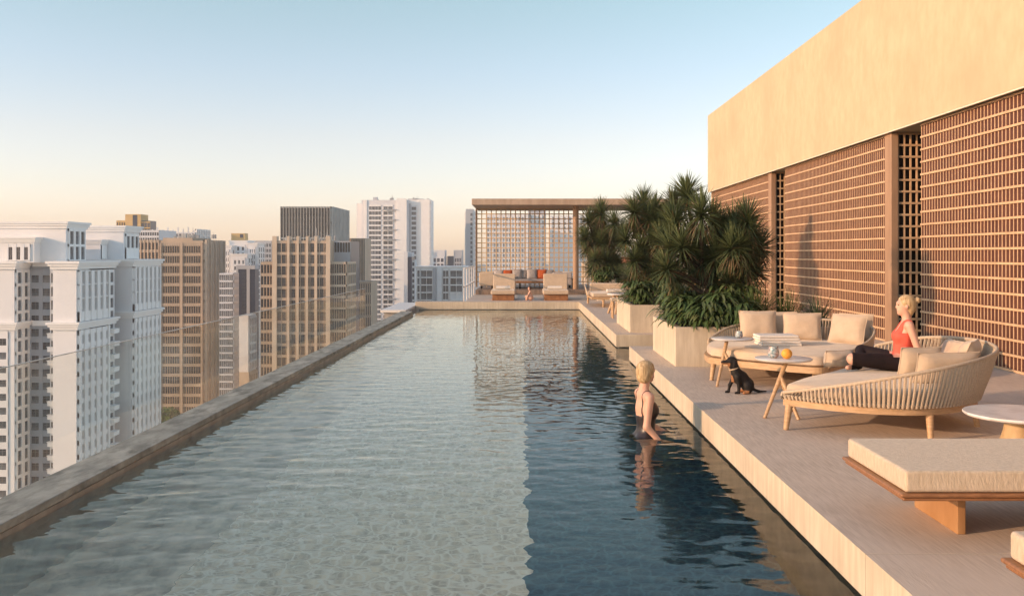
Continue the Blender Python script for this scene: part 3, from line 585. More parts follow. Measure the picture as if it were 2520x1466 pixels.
bal = thing('glass_balustrade', 'frameless clear glass balustrade standing outside the infinity edge', 'balustrade', (-4.1, 12, -1))
M_GEDGE = mat('glass edge', (.55, .57, .54), rough=.3)
for k in range(10):
    y0 = .1 + k * 2.4; a = MB(); a.box(-4.106, -4.094, y0, y0 + 2.39, -.9, .70); gp = a.build('glass_pane', M_GLASS, bal)
    a = MB(); a.box(-4.107, -4.093, y0, y0 + 2.39, .7005, .708); a.build('top_edge', M_GEDGE, gp)
a = MB(); a.box(-4.16, -4.04, .1, 24.1, -1.0, -.9); a.build('base_rail', M_CN2, bal)

# ================================================================== PLANTING
def leafm(name, a, b_): return mat(name, a, b_, 9, rough=.5, spec=.4, lo=.3, hi=.7)
M_LEAF = leafm('sword leaf', (.045, .075, .032), (.13, .165, .075)); M_LEAF2 = leafm('pale sword leaf', (.08, .12, .045), (.17, .20, .09))
M_BROAD = leafm('broad leaf', (.035, .075, .02), (.12, .17, .055)); M_GRASS = leafm('grass leaf', (.03, .06, .012), (.09, .13, .03))
M_DRY = leafm('dry leaf', (.13, .09, .045), (.24, .17, .09)); M_TRUNK = mat('fibrous trunk', (.05, .035, .025), (.13, .095, .065), 20, (1, 1, 3), .9, .5)
def leaf(mb, base, dr, length, width, droop, mi=0, seg=4, fold=.35, shape=0):
    dr = dr.normalized(); side = dr.cross(Vector((0, 0, 1)))
    if side.length < .05: side = Vector((1, 0, 0))
    side.normalize(); nrm = side.cross(dr).normalized()
    vs = []; p = Vector(base); d_ = dr.copy()
    for i in range(seg + 1):
        t_ = i / seg
        w_ = width * ((1 - t_) ** .7 * (.65 + .7 * t_) if shape == 0 else math.sin(math.pi * min(1, .08 + t_ * .92)) ** .8 + .03)
        if i == seg: w_ = width * .04
        vs += [p - side * w_ * .5 + nrm * w_ * fold, p.copy(), p + side * w_ * .5 + nrm * w_ * fold]
        p = p + d_ * (length / seg); d_ = (d_ + Vector((0, 0, -droop / seg))).normalized()
    fs = []
    for i in range(seg): a_ = i * 3; fs += [(a_, a_ + 1, a_ + 4, a_ + 3), (a_ + 1, a_ + 2, a_ + 5, a_ + 4)]
    mb.add(vs, fs, mi, True)
def sword_head(mb, c_, rnd, n=95, Lg=.42, axis=Vector((0, 0, 1))):
    axis = axis.normalized(); q = axis.to_track_quat('Z', 'Y')
    for k in range(n):
        t_ = (k + .5) / n; ph = k * 2.39996 + rnd.random() * .3
        th = R(6) + R(112) * t_ ** .85 + rnd.gauss(0, .09)
        dv = q @ Vector((math.sin(th) * math.cos(ph), math.sin(th) * math.sin(ph), math.cos(th)))
        L_ = Lg * (.78 + .3 * rnd.random()) * (1 - .15 * t_)
        mi = 0 if rnd.random() < .6 else 1
        if (t_ > .82 and rnd.random() < .5) or rnd.random() < .03: mi = 2
        leaf(mb, c_ - axis * .06 * t_, dv, L_ * 1.1, .034, .08 + .4 * t_ + .25 * rnd.random(), mi, 4)
def sword_tree(label, base, heads, seed, lean=.12, scale=1.0):
    rnd = random.Random(seed); b0 = Vector(base); t_ = thing('screw_pine_tree', label, 'tree', base)
    tm, cm = MB(), MB()
    nst = 3; stems = []
    for k in range(nst):
        p = b0 + Vector((rnd.uniform(-.25, .25), rnd.uniform(-.2, .2), 0)); q = p + Vector((rnd.uniform(-.2, .2), rnd.uniform(-.15, .15), .9 * scale))
        tm.tube(cat_rom([p, (p + q) / 2 + Vector((rnd.uniform(-.08, .08), 0, 0)), q], 4), [.055 - .002 * i for i in range(9)], 8); stems.append(q)
    for (hx, hy, hz, L_) in heads:
        h = Vector((hx, hy, hz)); q = min(stems, key=lambda s_: (s_.xy - h.xy).length + rnd.random() * .3)
        mid = q.lerp(h, .5) + Vector((0, 0, -.08)); 
        if h.z < q.z: q = q - Vector((0, 0, q.z - h.z + .2)); mid = q.lerp(h, .5)
        tm.tube(cat_rom([q - Vector((0, 0, .05)), mid, h - Vector((0, 0, .03))], 4), [.036 - .0015 * i for i in range(9)], 7)
        ax = Vector(((hx - b0.x) * .35 + rnd.gauss(0, .22), (hy - b0.y) * .35 - .18 + rnd.gauss(0, .15), 1))
        sword_head(cm, h, rnd, int(150 * (L_ / .42)), L_, ax)
        for k in range(20):                       # hanging dry skirt
            ph = rnd.random() * 6.28; leaf(cm, h - Vector((0, 0, .08 + .12 * rnd.random())), Vector((math.cos(ph), math.sin(ph), -.5 - rnd.random())), L_ * .85, .026, 1.2, 2 if rnd.random() < .35 else 0, 3)
    tm.build('trunk', M_TRUNK, t_); cm.build('crown', [M_LEAF, M_LEAF2, M_DRY], t_, auto=False); return t_
def heads_px(lst, Yc, spread, extra=9):
    out_ = []; rnd = random.Random(3); src = list(lst)
    for k in range(extra):
        a_, b_ = rnd.sample(src, 2); t_ = rnd.random(); lst = lst + [(a_[0] * t_ + b_[0] * (1 - t_), a_[1] * t_ + b_[1] * (1 - t_) + 8, a_[2] * .92)]
    for (x, y, L_) in lst:
        Y = Yc + rnd.uniform(-spread, spread); out_.append((X_at(x, Y), Y, Z_at(y, Y), L_))
    return out_
def planter(label, x0, x1, y0, y1, z=.56):
    t_ = thing('stone_planter', label, 'planter', ((x0 + x1) / 2, (y0 + y1) / 2, 0)); a = MB(); th = .09
    bm = bmesh.new()
    a.box(x0, x1, y0, y0 + th, 0, z); a.box(x0, x1, y1 - th, y1, 0, z); a.box(x0, x0 + th, y0 + th, y1 - th, 0, z); a.box(x1 - th, x1, y0 + th, y1 - th, 0, z); bm.free()
    a.build('box_wall', M_TRAV, t_); a = MB(); a.box(x0 + th + .002, x1 - th - .002, y0 + th + .002, y1 - th - .002, 0.003, z - .06); a.build('soil', M_SOIL, t_)
planter('near travertine planter beside the sofa with the tallest leafy tree', 2.15, 4.55, 13.25, 15.6)
planter('middle travertine planter at the notch in the deck', 2.15, 4.4, 18.95, 21.7)
planter('far travertine planter behind the distant daybed', 2.5, 4.6, 31.8, 34.2)
sword_tree('tallest spiky screw pine tree growing from the near planter against the screen wall', (3.1, 14.4, .5),
           heads_px([(1690, 482, .40), (1725, 525, .42), (1660, 545, .42), (1770, 570, .44), (1838, 545, .42), (1805, 560, .44), (1700, 590, .42), (1760, 632, .42), (1870, 610, .38), (1835, 655, .38),
                     (1720, 660, .40), (1650, 610, .38), (1862, 668, .34), (1640, 660, .36), (1790, 690, .36), (1800, 610, .4), (1755, 545, .4), (1850, 580, .36), (1690, 630, .42), (1730, 610, .42), (1770, 655, .4), (1660, 680, .36), (1745, 690, .36), (1820, 690, .34)], 14.4, .55), 11)
sword_tree('spiky screw pine tree growing from the middle planter, left of the tallest one', (3.0, 20.3, .5),
           heads_px([(1583, 500, .44), (1560, 520, .44), (1610, 520, .46), (1640, 540, .44), (1600, 570, .44), (1560, 560, .42), (1580, 610, .40), (1655, 500, .44), (1690, 480, .44), (1620, 630, .4), (1560, 640, .38), (1590, 650, .4), (1625, 590, .44), (1540, 590, .4), (1640, 580, .42), (1550, 680, .38), (1600, 690, .38)], 20.3, .6), 12)
sword_tree('spiky screw pine tree growing from the far planter beside the pavilion column', (2.9, 33, .5),
           heads_px([(1450, 545, .6), (1480, 525, .62), (1512, 550, .6), (1465, 580, .6), (1500, 590, .6), (1445, 610, .55), (1525, 600, .55), (1480, 630, .55), (1455, 660, .5), (1510, 640, .55), (1485, 560, .6), (1440, 580, .5), (1530, 570, .55), (1490, 670, .5), (1465, 640, .5), (1520, 680, .5)], 33, .8), 13)
def broad_shrub(label, x, y, z, r, n, seed, group=None):
    rnd = random.Random(seed); a = MB()
    for k in range(n):
        ph = rnd.random() * 6.28; el = rnd.random(); 
        c_ = Vector((x, y, z)) + Vector((math.cos(ph) * r * .55 * rnd.random(), math.sin(ph) * r * .5 * rnd.random(), r * (.2 + .8 * el)))
        tip = rnd.uniform(0, 6.28)
        for j in range(6):
            ph2 = tip + j * 1.05 + rnd.gauss(0, .2); dv = Vector((math.cos(ph2), math.sin(ph2) , .35 + rnd.random() * .6))
            leaf(a, c_, dv, .24 + .16 * rnd.random(), .046, 2.1, 0 if rnd.random() < .7 else 1, 5, .2, 1)
    o = a.build('leafy_shrub', [M_BROAD, M_LEAF2], None, (x, y, z), auto=False); tag(o, label, 'shrub', group)
def grass_clump(label, x, y, z, r, n, seed, wd=.012, group=None, m=None):
    rnd = random.Random(seed); a = MB()
    for k in range(n):
        ph = rnd.random() * 6.28; e = rnd.random() ** .7; dv = Vector((math.cos(ph) * e, math.sin(ph) * e, 1.15 - .6 * e))
        leaf(a, Vector((x + rnd.gauss(0, r * .1), y + rnd.gauss(0, r * .1), z)), dv, r * (.75 + .5 * rnd.random()), wd, .5 + 1.3 * e, 0, 5)
    o = a.build('ornamental_grass', m or M_GRASS, None, (x, y, z), auto=False); tag(o, label, 'plant', group)
Z5 = .5
broad_shrub('broad-leaved shrub spilling over the left corner of the near planter', 2.36, 13.62, Z5, .42, 70, 1)
broad_shrub('drooping broad-leaved shrub hanging over the front left edge of the near planter', 2.62, 13.42, Z5 + .02, .36, 46, 21)
broad_shrub('drooping broad-leaved shrub hanging over the front middle edge of the near planter', 3.1, 13.42, Z5 + .02, .34, 40, 22)
broad_shrub('broad-leaved shrub at the front centre of the near planter', 2.85, 13.55, Z5, .48, 80, 2)
broad_shrub('broad-leaved shrub behind the corner shrub, far left side of the near planter', 2.42, 14.5, Z5, .5, 70, 3)
broad_shrub('taller broad-leaved shrub at the foot of the tallest screw pine', 3.1, 14.1, Z5, .62, 90, 4)
grass_clump('dense green grass clump at front of near planter, right of the shrubs', 3.35, 13.62, Z5, .62, 420, 5)
grass_clump('fern-like arching clump at front right of the near planter behind the sofa', 3.85, 13.7, Z5, .55, 330, 6)
grass_clump('spiky grey green rosette at the right end of the near planter', 4.3, 13.75, Z5, .48, 160, 7, .02, None, M_LEAF)
grass_clump('arching green clump deep in the near planter below the tree', 3.6, 14.9, Z5, .75, 380, 8)
broad_shrub('broad-leaved shrub at the left front corner of the middle planter', 2.4, 19.35, Z5, .48, 80, 9)
broad_shrub('broad-leaved shrub right of centre in the middle planter', 3.0, 19.3, Z5, .52, 80, 10)
grass_clump('tall grassy clump at the back of the middle planter', 2.6, 20.6, Z5, .85, 420, 11)
grass_clump('tall grassy clump at the middle planter right side', 3.6, 20.2, Z5, .9, 420, 12)
broad_shrub('round leafy shrub at the left of the far planter', 2.75, 32.2, Z5, .6, 70, 13)
grass_clump('grassy clump at the right of the far planter', 3.6, 32.4, Z5, .8, 300, 14)

# ================================================================== FURNITURE
def pillow(mb, c_, w_, h_, t_, yaw, tilt, mi=0, n=14, seed=0, roll=0):
    """a stuffed square cushion standing on its edge; yaw turns its front (-Y) about Z, tilt leans it back"""
    Mx = Matrix.Translation(Vector(c_)) @ Matrix.Rotation(yaw, 4, 'Z') @ Matrix.Rotation(tilt, 4, 'X') @ Matrix.Rotation(roll, 4, 'Y')
    vs, fs = [], []
    for sgn in (-1, 1):
        base = len(vs)
        for j in range(n + 1):
            for i in range(n + 1):
                u, v = 2 * i / n - 1, 2 * j / n - 1
                e = max(0, (1 - abs(u) ** 2.6) * (1 - abs(v) ** 2.6)) ** .48
                pin = 1 - .055 * (1 - abs(u * v) ** 1.2) * (abs(u) ** 6 + abs(v) ** 6)
                wr = noise.noise(Vector((u * 2.2 + seed * 3.1, v * 2.2, sgn * 2 + seed))) * .15 * e - .12 * max(0, noise.noise(Vector((u * 4 + seed, v * 1.3, sgn * 5)))) * e
                vs.append(Mx @ Vector((u * w_ / 2 * pin, sgn * t_ / 2 * (e + wr), v * h_ / 2 * pin + h_ / 2 - (.03 * h_ if v < 0 else 0) * (1 - abs(v)))))
        for j in range(n):
            for i in range(n):
                a_ = base + j * (n + 1) + i; q = (a_, a_ + 1, a_ + n + 2, a_ + n + 1); fs.append(q if sgn < 0 else q[::-1])
    mb.add(vs, fs, mi, True)
    # a soft piped seam closes the two halves
    ring = []
    for k in range(4 * n):
        e_, i = divmod(k, n); u = 2 * i / n - 1; u, v = [(u, -1), (1, u), (-u, 1), (-1, -u)][e_]
        pin = 1 - .055 * (1 - abs(u * v) ** 1.2) * (abs(u) ** 6 + abs(v) ** 6)
        ring.append(Mx @ Vector((u * w_ / 2 * pin, 0, v * h_ / 2 * pin + h_ / 2)))
    mb.tube(ring + ring[:1], .006, 5, mi, False)
def prism_round(mb, outline, z0, z1, rnd=.05, mi=0, crown=.015):
    c_ = sum((Vector((p[0], p[1], 0)) for p in outline), Vector()) / len(outline)
    prof = [(z0, .04), (z0 + .012, .012)] + [(z0 + .02 + (z1 - z0 - .02 - rnd) * k / 2, 0) for k in range(3)] + \
           [(z1 - rnd + rnd * math.sin(a_), rnd * (1 - math.cos(a_))) for a_ in (.5, 1.0, 1.57)] + [(z1 + crown * .5, .2), (z1 + crown * .9, .45), (z1 + crown, .8)]
    vs, fs, n = [], [], len(outline)
    for z, ins in prof:
        for p in outline:
            v = Vector((p[0], p[1], 0)) - c_; L_ = v.length; vs.append((*(c_ + v * max(.02, (L_ - ins) / L_)).xy, z))
    for i in range(len(prof) - 1):
        for k in range(n): fs.append((i * n + k, i * n + (k + 1) % n, (i + 1) * n + (k + 1) % n, (i + 1) * n + k))
    fs += [tuple(range(n))[::-1], tuple((len(prof) - 1) * n + k for k in range(n))]
    mb.add(vs, fs, mi, True)
def inset(path, dd, ctr):
    out_ = []
    for p in path:
        v = Vector((p.x - ctr.x, p.y - ctr.y, 0)); out_.append(Vector((p.x, p.y, 0)) - v.normalized() * dd)
    return out_
def woven_daybed(label, front, back, rim, legs, pillows, seat_z=.42, flare=.13, extra=None):
    """front: open edge points; back: curve that carries the rope back (x,y); rim: heights along the back curve"""
    fp = [Vector((*p, 0)) for p in front]; bk = cat_rom([Vector((x, y, h)) for (x, y), h in zip(back, rim)], 14)
    base = Vector((sum(p[0] for p in back) / len(back), sum(p[1] for p in back) / len(back), 0))
    t_ = thing('woven_daybed', label, 'daybed', base)
    plan = [Vector((p.x, p.y, 0)) for p in bk] + [Vector(p) for p in cat_rom([bk[-1].xy.to_3d()] + fp + [bk[0].xy.to_3d()], 6)[1:-1]]
    a = MB(); n = len(plan); zs = (.222, .295); vs = []
    inner = inset(plan, .09, base)
    for z in zs: vs += [(p.x, p.y, z) for p in plan]
    for z in zs: vs += [(p.x, p.y, z) for p in inner]
    fs = []
    for k in range(n):
        j = (k + 1) % n; fs += [(k, j, n + j, n + k), (2 * n + j, 2 * n + k, 3 * n + k, 3 * n + j), (n + k, n + j, 3 * n + j, 3 * n + k), (j, k, 2 * n + k, 2 * n + j)]
    a.add(vs, fs, 0, False); 
    a.add([(p.x, p.y, .27) for p in inner], [tuple(range(n))], 0)
    a.build('frame', M_TEAK, t_)
    for (lx, ly) in legs:
        a = MB(); v = (Vector((lx, ly, 0)) - base).normalized() * .0; q = (Vector((lx, ly, 0)) - base).normalized()
        a.tube([(lx, ly, 0), (lx - q.x * .035, ly - q.y * .035, .236)], [.023, .036], 12); a.build('leg', M_TEAK, t_)
    # rope back
    a = MB(); acc = [0]
    for i in range(1, len(bk)): acc.append(acc[-1] + (bk[i].xy - bk[i - 1].xy).length)
    def at_(s_):
        for i in range(1, len(bk)):
            if acc[i] >= s_: return bk[i - 1].lerp(bk[i], (s_ - acc[i - 1]) / (acc[i] - acc[i - 1] + 1e-9))
        return bk[-1]
    ns = int(acc[-1] / .037)
    rimp = []
    for k in range(ns + 1):
        p = at_(acc[-1] * k / ns); tg_ = at_(min(acc[-1], acc[-1] * k / ns + .05)) - at_(max(.0, acc[-1] * k / ns - .05)); o_ = Vector((tg_.y, -tg_.x, 0)).normalized()
        if o_.dot(Vector((p.x, p.y, 0)) - base) < 0: o_ = -o_
        hgt = p.z; fl = flare * max(0, (hgt - .3)) / .45
        top = Vector((p.x, p.y, hgt)) + o_ * fl; bot = Vector((p.x, p.y, .285)) + o_ * .012
        rimp.append(top)
        tang = o_.cross(Vector((0, 0, 1)))
        if hgt > .33:
            for s_, off in ((.0, .010), (.0, -.012)):
                A_, B_ = bot + tang * s_ + o_ * off, top + tang * s_ + o_ * off * .5
                md = A_.lerp(B_, .5) + o_ * .008
                a.tube([A_, md, B_], .0128 if off > 0 else .006, 6, 0, False, 1.0)
    a.build('rope_back', M_ROPE, t_)
    a = MB(); a.tube(cat_rom(rimp[::3] + rimp[-1:], 3), .017, 8); a.build('rim', M_ROPE, t_)
    a = MB(); lo_ = [Vector((p.x, p.y, .31)) + (Vector((p.x, p.y, 0)) - base).normalized() * .012 for p in bk]; a.tube(lo_, .016, 6); a.build('lower_wrap', M_ROPE, t_)
    a = MB(); prism_round(a, inset(plan, .035, base), .3, seat_z, .05, 0, .02); a.build('seat_cushion', M_CUSH, t_)
    for k, (x, y, z, w_, h_, th, yaw, tilt) in enumerate(pillows):
        a = MB(); pillow(a, (x, y, z), w_, h_, th, yaw, tilt, 0, 14, k * 1.7 + seat_z); tag(a.build('back_cushion', M_CUSH, None, (x, y, z)), *PL.pop(0))
    return t_
PL = [('beige square cushion at the left end of the sofa behind the towels', 'cushion', 'cushions on the far daybed'), ('beige square cushion in the middle of the sofa back, behind the folded towels', 'cushion', 'cushions on the far daybed'),
      ('beige square cushion tilted at the right end of the sofa', 'cushion', 'cushions on the far daybed'), ('beige cushion standing behind, between the left and middle sofa cushions', 'cushion', 'cushions on the far daybed'),
      ('beige cushion standing behind the right end sofa cushion', 'cushion', 'cushions on the far daybed'),
      ('beige cushion directly behind the seated woman on the near daybed', 'cushion', 'cushions on the near daybed'), ('long slumped beige cushion on the near side of the near daybed', 'cushion', 'cushions on the near daybed'),
      ('beige cushion leaning at the back centre of the near daybed', 'cushion', 'cushions on the near daybed'), ('beige cushion at the right end of the near daybed', 'cushion', 'cushions on the near daybed'),
      ('small beige bolster cushion in front of the seated woman at her feet', 'cushion', 'cushions on the near daybed')]
woven_daybed('far woven rope daybed on teak legs, next to the near planter, with folded towels',
    [(3.33, 10.72), (2.95, 11.02), (2.6, 11.38), (2.36, 11.74), (2.33, 11.9), (2.38, 12.35)],
    [(2.55, 12.82), (2.95, 13.06), (3.5, 13.12), (4.1, 13.02), (4.5, 12.5), (4.3, 11.75), (3.85, 11.15), (3.5, 10.75)],
    [.42, .58, .66, .68, .64, .55, .43, .33],
    [(2.37, 11.83), (3.32, 12.85), (3.38, 10.85), (4.2, 12.3)],
    [(3.19, 12.72, .43, .50, .40, .17, R(-4), R(-14)), (3.75, 12.6, .43, .50, .38, .17, R(-14), R(-14)), (4.17, 12.15, .43, .50, .40, .17, R(-48), R(-20)),
     (3.5, 12.93, .43, .55, .37, .14, R(-8), R(-8)), (4.42, 12.5, .43, .46, .37, .14, R(-38), R(-10))], .42)
woven_daybed('near woven rope daybed on teak legs carrying the woman in the red top',
    [(3.55, 10.05), (3.1, 9.5), (2.68, 9.02)],
    [(2.36, 8.52), (2.82, 8.12), (3.33, 7.97), (3.85, 8.18), (4.18, 8.62), (4.28, 9.2), (4.1, 9.75), (3.75, 10.1)],
    [.335, .47, .60, .69, .73, .75, .72, .6],
    [(2.38, 8.50), (3.48, 8.0), (4.19, 8.64), (3.5, 9.95)],
    [(3.72, 8.86, .43, .42, .30, .17, R(-168), R(-14)), (3.80, 8.48, .43, .60, .30, .19, R(-172), R(-18)), (4.12, 8.85, .45, .44, .36, .18, R(-125), R(-22)), (4.15, 9.25, .44, .44, .33, .17, R(-95), R(-22)),
     (3.26, 9.72, .43, .34, .17, .20, R(20), R(10))], .42, .17)
def splay_table(label, cx, cy, zt, r, joint, feet, top_at, group='small tripod side tables'):
    t_ = thing('side_table', label, 'table', (cx, cy, 0), group); a = MB()
    a.lathe(cx, cy, [(r - .012, zt - .022), (r, zt - .008), (r, zt - .003), (r - .004, zt)], 48); a.build('tabletop', M_MARB, t_)
    J = Vector(joint); f0 = Vector((*feet[0], 0)); tp = Vector((*top_at, zt - .022))
    a = MB(); a.tube([f0, tp], [.017, .024], 12); a.build('leg', M_TEAK, t_)
    for f in feet[1:]:
        a = MB(); a.tube([Vector((*f, 0)), f0.lerp(tp, .72)], [.017, .022], 12); a.build('leg', M_TEAK, t_)
splay_table('round marble side table holding the striped cup, beside the far daybed', 2.56, 11.5, .565, .26, (0, 0, 0), [(2.32, 11.25), (2.62, 11.15), (2.65, 11.75)], (2.50, 11.52))
splay_table('round marble side table holding the mug and the orange, in front of the far daybed', 2.58, 9.3, .565, .28, (0, 0, 0), [(2.34, 9.1), (2.65, 9.02), (2.72, 9.5)], (2.60, 9.26))
# pedestal table
t_ = thing('pedestal_table', 'round table with pale stone top and conical oak base at the right edge', 'table', (3.72, 7.0, 0)); a = MB()
a.lathe(3.72, 7, [(.385, .385), (.40, .398), (.40, .405), (.395, .412)], 64); a.build('tabletop', M_MARB, t_)
a = MB(); a.lathe(3.72, 7, [(.20, 0), (.17, .12), (.12, .28), (.105, .385)], 32); a.build('pedestal', mat('pale oak', (.42, .29, .15), (.54, .39, .22), 9, (1, 1, .4), .6), t_)
# crockery, fruit
M_GLZ = mat('blue glaze', (.10, .20, .24), (.50, .55, .55), 24, (1, 1, 2.5), .18, spec=.6, lo=.42, hi=.58, c3=(.42, .20, .15), s3=18)
def cup(label, x, y, z, r, h, belly):
    a = MB(); a.lathe(x, y, [(r * .55, z), (r * .95, z + h * .18), (r * belly, z + h * .45), (r * .92, z + h * .8), (r * .88, z + h), (r * .80, z + h), (r * .82, z + h * .8), (r * .9, z + h * .45), (r * .3, z + h * .1)], 28)
    tag(a.build('ceramic_cup', M_GLZ, None, (x, y, z)), label, 'cup')
cup('small blue grey ceramic cup on the table nearest the planter', 2.64, 11.48, .566, .045, .085, 1.02)
cup('rounded turquoise glazed ceramic mug beside the orange', 2.475, 9.28, .566, .052, .115, 1.1)
a = MB(); bm = bmesh.new(); bmesh.ops.create_uvsphere(bm, u_segments=24, v_segments=16, radius=.053)
a.bm(bm, 0, Matrix.Translation((2.585, 9.2, .617)) @ Matrix.Diagonal((1, 1, .95, 1))); tag(a.build('orange', mat('orange peel', (.80, .33, .04), (.86, .42, .07), 20, rough=.5, bump=.3, bscale=160, bdist=.002), None, (2.585, 9.2, .566)), 'round orange fruit on the marble table beside the mug', 'fruit')
def folded_towel(label, x0, x1, y0, y1, z, h, grp, name='folded_towel'):
    a = MB()
    for k in range(2): a.rbox(x0 + .004 * k, x1 - .012 * k, y0 + .004 * k, y1, z + k * h / 2, z + (k + 1) * h / 2 - .001, h * .24, 4)
    tag(a.build(name, M_TOWEL, None, (x0, y0, z)), label, 'towel', grp)
folded_towel('lower folded white towel in the pile on the far daybed', 2.98, 3.50, 11.75, 12.12, .437, .065, 'towels folded on the far daybed')
folded_towel('upper folded white towel in the pile on the far daybed', 2.96, 3.48, 11.77, 12.13, .503, .068, 'towels folded on the far daybed')
# two big slab loungers in front
def slab_lounger(label, y0, y1):
    t_ = thing('slab_lounger', label, 'sun lounger', (2.06, y0, 0), 'low slab loungers at the right front')
    a = MB(); a.rbox(2.065, 4.3, y0, y1, .306, .425, .018, 3); a.build('mattress', M_MATT, t_)
    a = MB(); a.rbox(2.035, 4.3, y0 - .02, y1 + .02, .283, .305, .010, 3); a.rbox(2.05, 4.28, y0 - .005, y1 + .005, .262, .2825, .009, 3); a.build('platform', M_TEAK2, t_)
    for x in (2.47, 3.9): a = MB(); a.rbox(x, x + .05, y0 + .27, y1 - .05, 0, .262, .006, 2); a.build('panel_leg', mat('oiled teak', (.36, .19, .08), (.46, .26, .12), 6, (1, 1, .4), .4), t_)
slab_lounger('low slab lounger with thick beige mattress, whole corner in view at lower right', 5.06, 5.97)
slab_lounger('second low slab lounger, only its corner showing at the bottom right edge', 3.05, 3.98)

# far terrace furniture
def deck_lounger(label, x0, x1, dx):
    t_ = thing('deck_lounger', label, 'sun lounger', ((x0 + x1) / 2, 32, 0), 'loungers on the far deck')
    a = MB(); a.rbox(x0 + .05, x1 - .03, 31.95, 33.5, 0, .205, .01, 2); a.build('base', M_TEAK2, t_)
    a = MB(); a.rbox(x0, x1, 31.85, 33.3, .21, .36, .04, 3); a.build('seat_cushion', M_CUSH, t_)
    a = MB(); a.rbox(x0 + .04, x1, 0, .14, 0, .62, .03, 3, 0, Matrix.Translation((0, 32.95, .30)) @ Matrix.Rotation(R(-14), 4, 'X')); a.build('backrest', M_CUSH, t_)
    a = MB(); a.tube([(x0 + .17, 32.35, .425), (x0 + .66, 32.35, .425)], .062, 14); tag(a.build('rolled_towel', M_TOWEL, None, (x0 + .2, 32.35, .36)), 'white rolled towel on the %s far lounger' % dx, 'towel', 'rolled towels on the far loungers')
deck_lounger('left of the two beige loungers facing the pool on the far deck', -1.14, -.31, 'left')
deck_lounger('right of the two beige loungers facing the pool on the far deck', .64, 1.53, 'right')
Zp = .19
t_ = thing('outdoor_sofa', 'long grey sofa under the pavilion lined with grey and rust cushions', 'sofa', (0, 39, Zp))
a = MB(); a.rbox(-1.25, 1.3, 38.4, 39.3, Zp + .18, Zp + .36, .03, 3); a.build('seat', M_GREYF, t_)
a = MB(); a.rbox(-1.25, 1.3, 39.2, 39.4, Zp + .2, Zp + .66, .04, 3); a.build('backrest', M_GREYF, t_)
for x in (-1.15, 1.2):
    for y in (38.5, 39.3): a = MB(); a.box(x - .03, x + .03, y - .03, y + .03, Zp, Zp + .18); a.build('leg', M_METAL, t_)
for k, (x, mm_, w_, yy, hh, lb) in enumerate(((-1.07, 0, .42, 39.05, .38, 'grey cushion at the left end of the pavilion sofa'), (-.68, 1, .42, 39.05, .38, 'rust cushion on the left of the pavilion sofa'),
        (-.30, 0, .40, 39.0, .42, 'lilac grey cushion right of the left rust one on the pavilion sofa'), (-.02, 0, .32, 39.08, .38, 'taupe narrow cushion at the middle of the pavilion sofa'), (.32, 0, .42, 39.0, .42, 'grey cushion left of the right rust one on the pavilion sofa'),
        (.72, 1, .42, 39.05, .40, 'rust cushion on the right of the pavilion sofa'), (1.06, 0, .36, 39.08, .38, 'grey cushion at the right end of the pavilion sofa'), (-.86, 2, .56, 38.75, .20, 'white lumbar cushion on the left of the pavilion sofa'))):
    a = MB(); pillow(a, (x, yy, Zp + .36), w_, hh, .16, R((-6, 5, -3, 0, 4, -5, 3, 0)[k]), R(-14), 0, 10, k)
    tag(a.build('throw_cushion', (M_GREYF, M_RUST, M_TOWEL)[mm_], None, (x, yy, Zp + .36)), lb, 'cushion', 'cushions on the pavilion sofa')
t_ = thing('coffee_table', 'low brown table with dark metal legs in front of the pavilion sofa', 'table', (.4, 37.6, Zp))
a = MB(); a.rbox(-.5, 1.25, 37.3, 37.9, Zp + .24, Zp + .31, .01, 2); a.build('tabletop', M_TEAK2, t_)
for x in (-.2, .95):
    a = MB(); a.box(x, x + .06, 37.4, 37.46, Zp, Zp + .24); a.build('leg', M_METAL, t_)
def arm_chair(label, x0, x1, y0, y1, beige_toned):  # lit picks the beige linen, otherwise the grey fabric
    t_ = thing('lounge_chair', label, 'armchair', ((x0 + x1) / 2, y0, Zp), 'lounge chairs under the pavilion')
    a = MB(); a.rbox(x0, x1, y0, y0 + .13, Zp + .12, Zp + .66, .04, 3); a.build('backrest', M_CUSH if beige_toned else M_GREYF, t_)
    a = MB(); a.rbox(x0 + .02, x1 - .02, y0 + .132, y1, Zp + .16, Zp + .36, .04, 3); a.build('seat', M_CUSH if beige_toned else M_GREYF, t_)
    for x in (x0 + .06, x1 - .1):
        for y in (y0 + .04, y1 - .1): a = MB(); a.box(x, x + .04, y, y + .04, Zp, Zp + .13); a.build('leg', M_METAL, t_)
arm_chair('beige lounge chair with its back to the pool at the left of the pavilion', -1.80, -1.22, 37.4, 38.3, True)
arm_chair('grey woven lounge chair beside the pavilion column', 1.15, 1.95, 38.0, 38.9, False)
a = MB(); pillow(a, (1.45, 38.25, Zp + .37), .34, .30, .14, R(30), R(-18), 0, 10, 3); tag(a.build('throw_cushion', M_RUST, None, (1.45, 38.25, Zp + .37)), 'small rust cushion on the grey chair beside the column', 'cushion')
a = MB(); pillow(a, (1.72, 38.3, Zp + .37), .34, .32, .14, R(-10), R(-20), 0, 10, 5); tag(a.build('throw_cushion', M_TOWEL, None, (1.72, 38.3, Zp + .37)), 'cream cushion on the grey chair beside the column', 'cushion')
t_ = thing('side_table', 'low dark round side table with ring handle beside the column', 'table', (1.95, 38.9, Zp)); a = MB(); a.lathe(1.95, 37.7, [(.16, Zp), (.16, Zp + .02), (.03, Zp + .03), (.03, Zp + .4), (.2, Zp + .41), (.2, Zp + .43)], 24); a.build('pedestal', M_METAL, t_)
